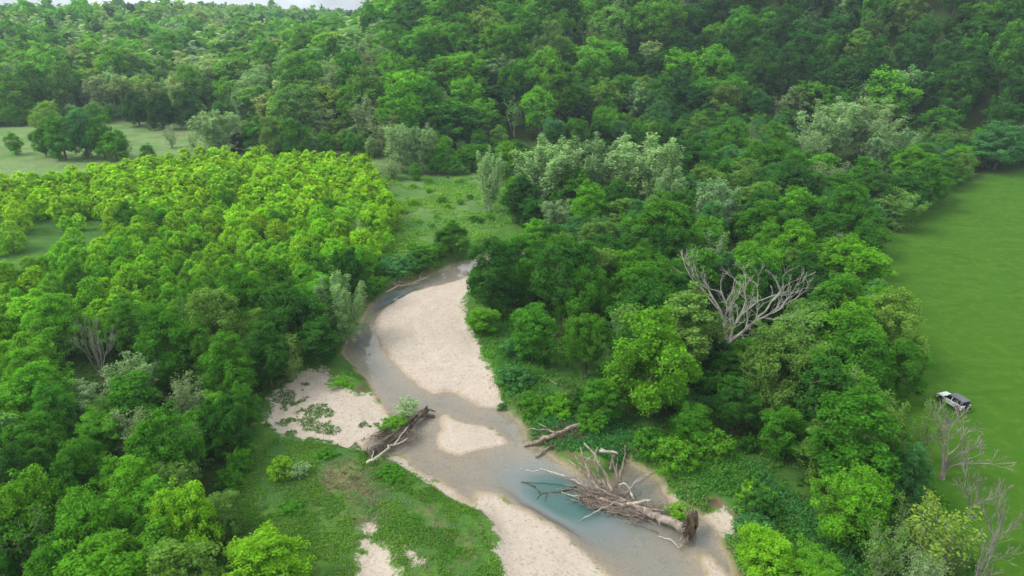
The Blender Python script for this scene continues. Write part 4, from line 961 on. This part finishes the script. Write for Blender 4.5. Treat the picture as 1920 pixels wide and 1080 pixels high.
# the log across the creek on the left
lg = wood('fallen_log', 'drift_dark', 'thick dark fallen log lying across the creek beside the sand flat', 'log',
     [([(692, 852, .35), (735, 822, .55), (770, 795, .6), (800, 768, .75)], .62, .40), ([(770, 797, .6), (784, 783, 1.0), (801, 762, 1.5)], .22, .10), ([(782, 782, .6), (800, 778, .4), (815, 781, .1)], .28, .18), ([(798, 770, .7), (808, 768, .9), (817, 772, .5)], .16, .06)])
def root_fan(parent, c, axis_, rad, n, seed, mat='twig'):
    r = np.random.default_rng(seed); ax = unit(np.asarray(axis_, float)); u = unit(np.cross(ax, (0, 0, 1.))); v = np.cross(ax, u); parts = []
    for i in range(n):
        a = r.uniform(0, 6.28); k = r.uniform(.55, 1.1); d = u * math.cos(a) + v * math.sin(a)
        e = np.asarray(c) + d * rad * k + ax * r.uniform(-.35, .5); m = np.asarray(c) + d * rad * k * .5 + ax * r.uniform(-.1, .25)
        parts.append(tube_path(np.array((np.asarray(c), m, e)), (.16, .09, .02), 5))
    V, F = join(parts); return link('roots', quad_mesh('roots', V, F, [M[mat]]), parent)
p0 = at(693, 852, -1.2); root_fan(lg, p0, at(692, 852, -1.2) - at(735, 822, -1.1), .9, 26, 5, 'drift_dark')
wood('pale_branch', 'drift_pale', 'long pale forked branch lying along the dark creek log', 'branch',
     [([(687, 868, .55), (710, 855, .9), (738, 835, 1.15), (750, 818, 1.35), (764, 801, 1.5)], .17, .06), ([(738, 835, 1.15), (752, 829, 1.1), (765, 821, 1.0)], .10, .05), ([(696, 862, .7), (700, 848, 1.2), (704, 838, 1.6)], .07, .03), ([(705, 862, .4), (724, 852, .5)], .09, .05)])
twigs('debris', 'twig', at(768, 818, -1.25), 130, (1.0, .9, .28), 1.5, 'brown flood twigs caught against the creek log', 'debris', seed=3)
twigs('debris', 'drift_dark', at(722, 812, -1.2), 90, (1.1, .5, .2), 1.3, 'dark flood twigs between the creek log and the green bush', 'debris', seed=4, ang=.6)
# bank debris upstream of the main jam
wood('sloping_log', 'drift', 'grey fallen trunk sloping from the bank bushes down into the creek', 'log',
     [([(1120, 790, .6), (1085, 797, .7), (1045, 812, .5), (1012, 827, .35), (983, 836, .05)], .34, .24), ([(1045, 812, .6), (1020, 805, .8), (980, 803, .5)], .12, .05), ([(1040, 813, .7), (1022, 800, 1.1), (1008, 792, 1.3)], .08, .03)])
wood('short_log', 'drift', 'short grey log lying at the water edge under the fallen trunk', 'log', [([(1005, 857, .1), (1024, 843, .25), (1042, 831, .5)], .16, .13)])
twigs('debris', 'twig_red', hit(1068, 816) + np.array((0, 0, .4)), 260, (1.5, .9, .22), 1.1, 'red-brown pile of flood twigs on the right bank', 'debris', seed=5, rad=.022)
twigs('debris', 'twig', hit(1022, 826) + np.array((0, 0, .3)), 40, (1.4, .8, .2), 1.6, 'loose sticks hanging over the water by the fallen trunk', 'debris', seed=6)
twigs('debris', 'twig_red', hit(935, 640) + np.array((0, 0, .2)), 120, (1.6, 1.4, .15), 1.2, 'brown brush heap on the upper edge of the large gravel bar', 'debris', seed=7, rad=.022)
twigs('debris', 'twig_red', hit(1000, 742) + np.array((0, 0, .2)), 110, (1.2, .8, .12), 1.0, 'brown brush heap at the lower end of the large gravel bar', 'debris', seed=8, rad=.022)
twigs('debris', 'twig_red', hit(1072, 745) + np.array((0, 0, .3)), 110, (1.0, 1.0, .2), 1.1, 'brown brush heap under the low tree on the bank', 'debris', seed=9, rad=.022)
twigs('debris', 'twig_red', hit(650, 900) + np.array((0, 0, .06)), 420, (2.6, 2.0, .05), .8, 'flat brown flood wrack strewn over the weedy clearing', 'debris', seed=31, rad=.02, flat_=.05)
twigs('debris', 'twig', hit(700, 945) + np.array((0, 0, .06)), 240, (1.2, 2.4, .05), .7, 'flat grey-brown wrack line running down the weedy clearing', 'debris', seed=32, rad=.018, flat_=.05)
wood('stick', 'drift_pale', 'pale straight stick lying on the shaded lawn', 'stick', [([(1030, 712, .2), (1056, 724, .2)], .06, .04)])
wood('stick', 'drift', 'grey limb lying on the upper edge of the gravel bar', 'stick', [([(918, 617, .3), (950, 612, .4)], .10, .06)])
# the main jam
ft = wood('fallen_tree', 'drift', 'big fallen tree trunk ending in an upturned root plate', 'log', [([(1284, 990, .9), (1250, 975, .75), (1215, 960, .7), (1180, 945, .6), (1130, 928, .5)], .56, .30), ([(1225, 962, .9), (1233, 975, .7), (1238, 985, .5)], .07, .04)])
rc = at(1293, 985, WL + 1.4); axr = at(1293, 985, WL + 1.2) - at(1250, 970, WL + .8)
root_fan(ft, rc, axr, 2.3, 90, 11, 'drift')
r_ = np.random.default_rng(12); ax_ = unit(axr); u_ = unit(np.cross(ax_, (0, 0, 1.))); v_ = np.cross(ax_, u_)
V_, F_ = [], []
for i in range(13):
    for j in range(20):
        a = 2 * math.pi * j / 20; t = i / 12; q = math.sin(math.pi * min(.98, max(.02, t))) ** .6
        V_.append(rc + ax_ * (t - .4) * 1.1 + (u_ * math.cos(a) + v_ * math.sin(a)) * q * 1.45 * (1 + .28 * r_.normal() * .6))
for i in range(12):
    for j in range(20): F_.append((i * 20 + j, i * 20 + (j + 1) % 20, (i + 1) * 20 + (j + 1) % 20, (i + 1) * 20 + j))
link('root_plate', quad_mesh('root_plate', np.array(V_), np.array(F_), [M['soil']]), ft)
wood('dead_limb', 'drift', 'dead grey limb standing out of the jam, leftmost and forked', 'limb', [([(1128, 925, .4), (1108, 900, 1.2), (1098, 870, 2.0), (1088, 838, 2.9)], .26, .10), ([(1100, 878, 1.9), (1085, 868, 2.1), (1078, 853, 2.5)], .09, .03), ([(1098, 866, 2.1), (1112, 852, 2.6), (1118, 842, 3.0)], .10, .04)])
wood('dead_limb', 'drift', 'dead grey limb standing out of the jam, long crooked middle one', 'limb', [([(1148, 925, .4), (1140, 900, 1.2), (1125, 870, 2.2), (1112, 848, 2.8), (1095, 830, 3.2)], .24, .08), ([(1125, 870, 2.2), (1108, 862, 2.5), (1085, 853, 2.6)], .08, .03)])
wood('dead_limb', 'drift', 'dead grey limb standing out of the jam, rightmost and upright', 'limb', [([(1162, 905, .4), (1164, 885, 1.2), (1170, 860, 2.2), (1172, 835, 3.2)], .19, .07), ([(1171, 857, 2.3), (1178, 868, 2.0), (1177, 878, 1.7)], .05, .02), ([(1171, 852, 2.5), (1163, 843, 2.9)], .05, .02)])
wood('dead_limb', 'drift', 'dead grey limb leaning low between the upright ones of the jam', 'limb', [([(1135, 915, .4), (1118, 898, .9), (1104, 880, 1.3)], .26, .16)])
wood('white_branch', 'drift_pale', 'white branch reaching left from the jam over the teal water', 'branch', [([(1105, 918, .4), (1078, 900, .6), (1050, 890, .75), (1030, 884, .9), (1013, 879, 1.0)], .17, .08), ([(1018, 880, 1.0), (1000, 885, .9), (988, 881, 1.0), (975, 878, 1.1)], .08, .03), ([(1032, 885, .9), (1024, 876, 1.3)], .05, .02)])
wood('white_branch', 'drift_pale', 'white branch reaching left from the jam, low by the water', 'branch', [([(1105, 932, .3), (1075, 930, .4), (1052, 922, .5)], .11, .04)])
wood('branch_or_reflection', 'drift_dark', 'dark limb shaped as the mirror image of the white branch in the water', 'branch', [([(1082, 912, .12), (1050, 922, .03), (1014, 926, .02), (1003, 912, .06), (977, 903, .10)], .14, .05), ([(1014, 926, .04), (1006, 936, .03)], .05, .02), ([(1026, 925, .05), (1022, 940, .03)], .05, .02)])  # reflection of the white branch, modelled as a dark limb on the water
wood('pole_log', 'drift_pale', 'straight pale log lying on top of the twig heap', 'log', [([(1163, 947, .9), (1192, 943, 1.0), (1222, 938, 1.05)], .18, .16)])
wood('pole_log', 'drift', 'long grey pole running through the jam to the root plate', 'log', [([(1115, 932, .8), (1160, 945, .9), (1205, 952, .9), (1245, 958, 1.0)], .20, .16)])
wood('cut_log', 'drift_pale', 'pale broken log balanced on a stump behind the jam', 'log', [([(1124, 846, 1.6), (1140, 847, 1.7), (1158, 850, 1.8)], .18, .16), ([(1134, 844, 1.7), (1126, 840, 1.9)], .10, .07)])
wood('stump', 'drift', 'upright grey stump under the pale broken log', 'stump', [([(1146, 882, 0), (1148, 865, .9), (1150, 854, 1.6)], .26, .20)])
wood('stub', 'drift_pale', 'pale curved stub sticking up right of the jam', 'limb', [([(1188, 936, .4), (1180, 915, .9), (1170, 906, 1.3), (1160, 909, 1.2)], .14, .09)])
jc = at(1142, 938, WL + .6); e_ = at(1240, 966, WL) - at(1100, 922, WL); jang = math.atan2(e_[1], e_[0])
twigs('twig_heap', 'twig', jc, 560, (2.1, .85, .30), 1.5, 'grey-brown heap of flood twigs at the heart of the log jam', 'debris', seed=21, rad=.028, ang=jang, flat_=.14)
twigs('twig_heap', 'drift', jc + np.array((.3, -.9, -.25)), 150, (2.0, .5, .2), 2.0, 'paler sticks trailing from the heap of the log jam into the water', 'debris', seed=22, rad=.032, ang=jang, flat_=.10)
twigs('twig_heap', 'twig_red', jc + np.array((0, .6, .1)), 160, (1.6, .6, .25), 1.1, 'brown leafy flood trash behind the heap of the log jam', 'debris', seed=26, rad=.026, flat_=.2)
wood('jam_log', 'drift', 'bent grey limb lying along the front of the twig heap', 'log', [([(1098, 925, .5), (1130, 945, .5), (1165, 962, .35), (1188, 972, .1)], .15, .07), ([(1130, 945, .5), (1150, 962, .2), (1160, 975, .05)], .07, .03)])
wood('jam_log', 'drift', 'grey limb lying across the twig heap from the spit', 'log', [([(1110, 905, .7), (1140, 925, 1.0), (1178, 940, .95), (1210, 965, .6)], .14, .09)])
wood('jam_log', 'drift_dark', 'dark wet limb under the front of the twig heap', 'log', [([(1105, 940, .12), (1140, 958, .15), (1178, 965, .2), (1215, 975, .25)], .22, .14)])
wood('jam_log', 'drift_pale', 'pale thin limb poking out of the heap toward the pool', 'log', [([(1160, 940, 1.0), (1128, 952, .7), (1102, 968, .3), (1085, 976, .05)], .08, .03)])
twigs('debris', 'twig', at(1225, 952, WL + .7), 120, (1.2, .6, .25), 1.2, 'dark twigs caught between the trunk and the root plate', 'debris', seed=23)
wood('stick', 'drift_pale', 'curved white stick lying in the water before the root plate', 'stick', [([(1235, 1005, .1), (1262, 1015, .15), (1272, 1027, .2), (1280, 1022, .25)], .06, .05)])
wood('branch_or_reflection', 'drift_dark', 'thin dark branch under water before the fallen trunk', 'branch', [([(1165, 962, .05), (1190, 985, .03), (1235, 1000, .02)], .05, .03)])
for pts_, lab_ in (([(1140, 920, .5), (1122, 890, 1.5), (1115, 862, 2.4), (1120, 838, 3.1)], 'thin dead limb rising between the left and middle limbs of the jam'), ([(1120, 915, .4), (1098, 892, 1.0), (1078, 872, 1.5), (1066, 862, 1.8)], 'dead limb leaning out left over the muddy spit'), ([(1155, 915, .4), (1156, 890, 1.4), (1148, 862, 2.3)], 'stubby dead limb beside the grey stump'), ([(1170, 930, .5), (1190, 905, 1.1), (1212, 890, 1.4), (1228, 885, 1.5)], 'thin dead limb leaning right over the dark backwater'), ([(1110, 925, .4), (1092, 905, .9), (1080, 895, 1.0), (1060, 893, 1.0)], 'short dead limb lying toward the white branch')):
    wood('dead_limb', 'drift', lab_, 'limb', [(pts_, .17, .05), ([pts_[1], (pts_[2][0] + 10, pts_[2][1] - 4, pts_[2][2] + .5)], .07, .03)])
# far bank
wood('drift_branch', 'drift_pale', 'branched pale driftwood resting on the far bank at the bend', 'branch', [([(722, 548, .3), (745, 536, .5), (768, 533, .5), (788, 526, .6), (803, 519, .8)], .16, .06), ([(785, 527, .6), (788, 518, 1.0), (790, 512, 1.3)], .07, .03), ([(775, 532, .5), (790, 530, .3)], .07, .03), ([(745, 536, .5), (736, 528, .9)], .06, .02)])
twigs('debris', 'twig', hit(738, 537) + np.array((0, 0, .5)), 110, (1.8, .7, .3), 1.6, 'brown brush tangled on the far bank at the bend', 'debris', seed=25)

# ---------------------------------------------------------------- the parked car
PAINT, ROOFM, GLASS, RUB, METAL, LAMP, TAIL = flat('car_white', (.80, .81, .82), .3, .5), flat('car_soft_top', (.16, .17, .185), .7, .2), flat('car_glass', (.015, .018, .022), .08, .6), flat('car_rubber', (.02, .02, .02), .8, .2), flat('car_metal', (.45, .46, .47), .35, .5, .8), flat('car_headlamp', (.75, .78, .80), .1, .6), flat('car_tail_lamp', (.35, .02, .015), .3, .5)
import bmesh
def prism(name, prof, y0, y1, mat, parent, bev=.04, top_in=0.0, z_in=0.0):
    bm = bmesh.new(); n = len(prof); a = [bm.verts.new((x, y0 + (top_in if z > z_in and top_in else 0), z)) for x, z in prof]; b = [bm.verts.new((x, y1 - (top_in if z > z_in and top_in else 0), z)) for x, z in prof]
    bm.faces.new(a); bm.faces.new(b[::-1])
    for i in range(n): bm.faces.new((a[i], b[i], b[(i + 1) % n], a[(i + 1) % n]))
    bmesh.ops.recalc_face_normals(bm, faces=bm.faces)
    if bev: bmesh.ops.bevel(bm, geom=list(bm.edges), offset=bev, segments=2, affect='EDGES', clamp_overlap=True)
    me = bpy.data.meshes.new(name); bm.to_mesh(me); bm.free(); me.materials.append(mat); return link(name, me, parent)
def disc(name, c, r, w_, mat, parent, axis_='y', seg=20, bev=.03):
    bm = bmesh.new(); bmesh.ops.create_cone(bm, cap_ends=True, segments=seg, radius1=r, radius2=r, depth=w_)
    bmesh.ops.bevel(bm, geom=[e for e in bm.edges if len(e.link_faces) == 2 and max(len(f.verts) for f in e.link_faces) > 4], offset=bev, segments=2, affect='EDGES')
    for v in bm.verts:
        x, y, z = v.co; v.co = ((x, z, y) if axis_ == 'y' else (z, x, y)); v.co += Vector(c)
    bmesh.ops.recalc_face_normals(bm, faces=bm.faces)
    me = bpy.data.meshes.new(name); bm.to_mesh(me); bm.free(); me.materials.append(mat); return link(name, me, parent)
fr_, re_ = at(1768, 741, .5), at(1806, 763, .5); mid_ = (fr_ + re_) / 2; yaw = math.atan2(fr_[1] - re_[1], fr_[0] - re_[0])
car = link('parked_car', None, None, (mid_[0], mid_[1], hz(mid_[0], mid_[1]) + .02), yaw); car.scale = (.93, .93, .93); tag(car, 'white four-door off-road car with grey top parked on the green field', 'car')
def arch(cx, r=.47, n=7): return [(cx + r * math.cos(a), .42 + r * math.sin(a)) for a in np.linspace(0, math.pi, n)]
body = [(-2.15, .50), (-2.20, 1.05), (-2.12, 1.12), (1.05, 1.12), (1.95, 1.06), (2.12, .98), (2.15, .55), (1.95, .42)] + arch(1.42) + [(.9, .40), (-.9, .40)] + arch(-1.40) + [(-1.95, .42)]
bo = prism('body', body, -.88, .88, PAINT, car, .035)
prism('hood', [(.85, 1.10), (1.0, 1.19), (1.9, 1.11), (2.05, 1.02), (1.9, 1.0), (.9, 1.0)], -.72, .72, PAINT, car, .03)
prism('cabin', [(-2.08, 1.08), (-1.98, 1.74), (.35, 1.74), (.92, 1.10)], -.80, .80, GLASS, car, .02, .10, 1.3)
prism('roof', [(-2.10, 1.72), (-2.06, 1.81), (-1.0, 1.86), (.22, 1.82), (.40, 1.72)], -.74, .74, ROOFM, car, .03)
for s in (-1, 1):
    for x0, x1 in ((.93, .34), (-.28, -.36), (-1.22, -1.28), (-2.07, -2.0)):
        bm = bmesh.new(); w0 = .05
        pts = [(x0 - w0, s * .815, 1.08), (x0 + w0, s * .815, 1.08), (x1 + w0, s * .715, 1.74), (x1 - w0, s * .715, 1.74)]
        a = [bm.verts.new(p) for p in pts]; b = [bm.verts.new((p[0], p[1] - s * .05, p[2])) for p in pts]
        bm.faces.new(a); bm.faces.new(b[::-1])
        for i in range(4): bm.faces.new((a[i], b[i], b[(i + 1) % 4], a[(i + 1) % 4]))
        bmesh.ops.recalc_face_normals(bm, faces=bm.faces); me = bpy.data.meshes.new('pillar'); bm.to_mesh(me); bm.free(); me.materials.append(PAINT if x0 > -1 else ROOFM); link('pillar', me, car)
    for cx in (1.42, -1.40):
        wh = disc('wheel', (cx, s * .80, .40), .40, .26, RUB, car); disc('rim', (cx, s * .925, .40), .23, .04, METAL, wh, bev=.01)
        prism('fender', [(cx + .62, .74), (cx + .42, .98), (cx - .42, .98), (cx - .62, .74), (cx - .55, .74), (cx - .38, .92), (cx + .38, .92), (cx + .55, .74)], s * .86 - .08, s * .86 + .10, RUB, car, .0)
    disc('headlight', (2.14, s * .58, .84), .11, .06, LAMP, car, 'x', bev=.01)
    prism('taillight', [(-2.24, .78), (-2.24, 1.0), (-2.17, 1.0), (-2.17, .78)], s * .76 - .07, s * .76 + .07, TAIL, car, .01)
    prism('mirror', [(.62, 1.16), (.62, 1.36), (.74, 1.36), (.74, 1.16)], s * .95 - .10, s * .95 + .08, RUB, car, .02)
    dr_ = prism('door', [(-.30, .52), (-.30, 1.06), (.78, 1.06), (.78, .52)], s * .885 - .012, s * .885 + .012, PAINT, car, .0); prism('handle', [(-.22, .92), (-.22, .96), (-.05, .96), (-.05, .92)], s * .905 - .015, s * .905 + .015, RUB, dr_, .0)
    dr_ = prism('door', [(-1.20, .78), (-1.16, 1.06), (-.36, 1.06), (-.36, .52), (-.9, .52)], s * .885 - .012, s * .885 + .012, PAINT, car, .0); prism('handle', [(-1.12, .92), (-1.12, .96), (-.95, .96), (-.95, .92)], s * .905 - .015, s * .905 + .015, RUB, dr_, .0)
prism('front_bumper', [(2.12, .46), (2.12, .66), (2.30, .66), (2.30, .46)], -.84, .84, RUB, car, .03)
prism('rear_bumper', [(-2.36, .46), (-2.36, .64), (-2.16, .64), (-2.16, .46)], -.84, .84, RUB, car, .03)
prism('grille', [(2.13, .70), (2.13, .96), (2.17, .96), (2.17, .70)], -.42, .42, RUB, car, .0)
sw = disc('spare_wheel', (-2.34, 0, 1.0), .39, .24, RUB, car, 'x'); disc('rim', (-2.47, 0, 1.0), .2, .04, METAL, sw, 'x', bev=.01)

# ---------------------------------------------------------------- the air
hb = np.array([(x, y, z) for z in (-9, 150) for y in (-160, 3300) for x in (-2300, 2300)], float)
hm = bpy.data.materials.new('haze'); hm.use_nodes = True; ht = hm.node_tree; ht.nodes.clear()
ho = ht.nodes.new('ShaderNodeOutputMaterial'); hv = ht.nodes.new('ShaderNodeVolumePrincipled'); hv.inputs['Color'].default_value = (.72, .88, 1, 1); hv.inputs['Density'].default_value = .0002; hv.inputs['Anisotropy'].default_value = .2
ht.links.new(hv.outputs[0], ho.inputs['Volume'])
tag(link('haze', quad_mesh('haze', hb, np.array([(0, 2, 3, 1), (4, 5, 7, 6), (0, 1, 5, 4), (2, 6, 7, 3), (0, 4, 6, 2), (1, 3, 7, 5)]), [hm])), 'thin pale air over the valley', 'haze', kind='stuff')
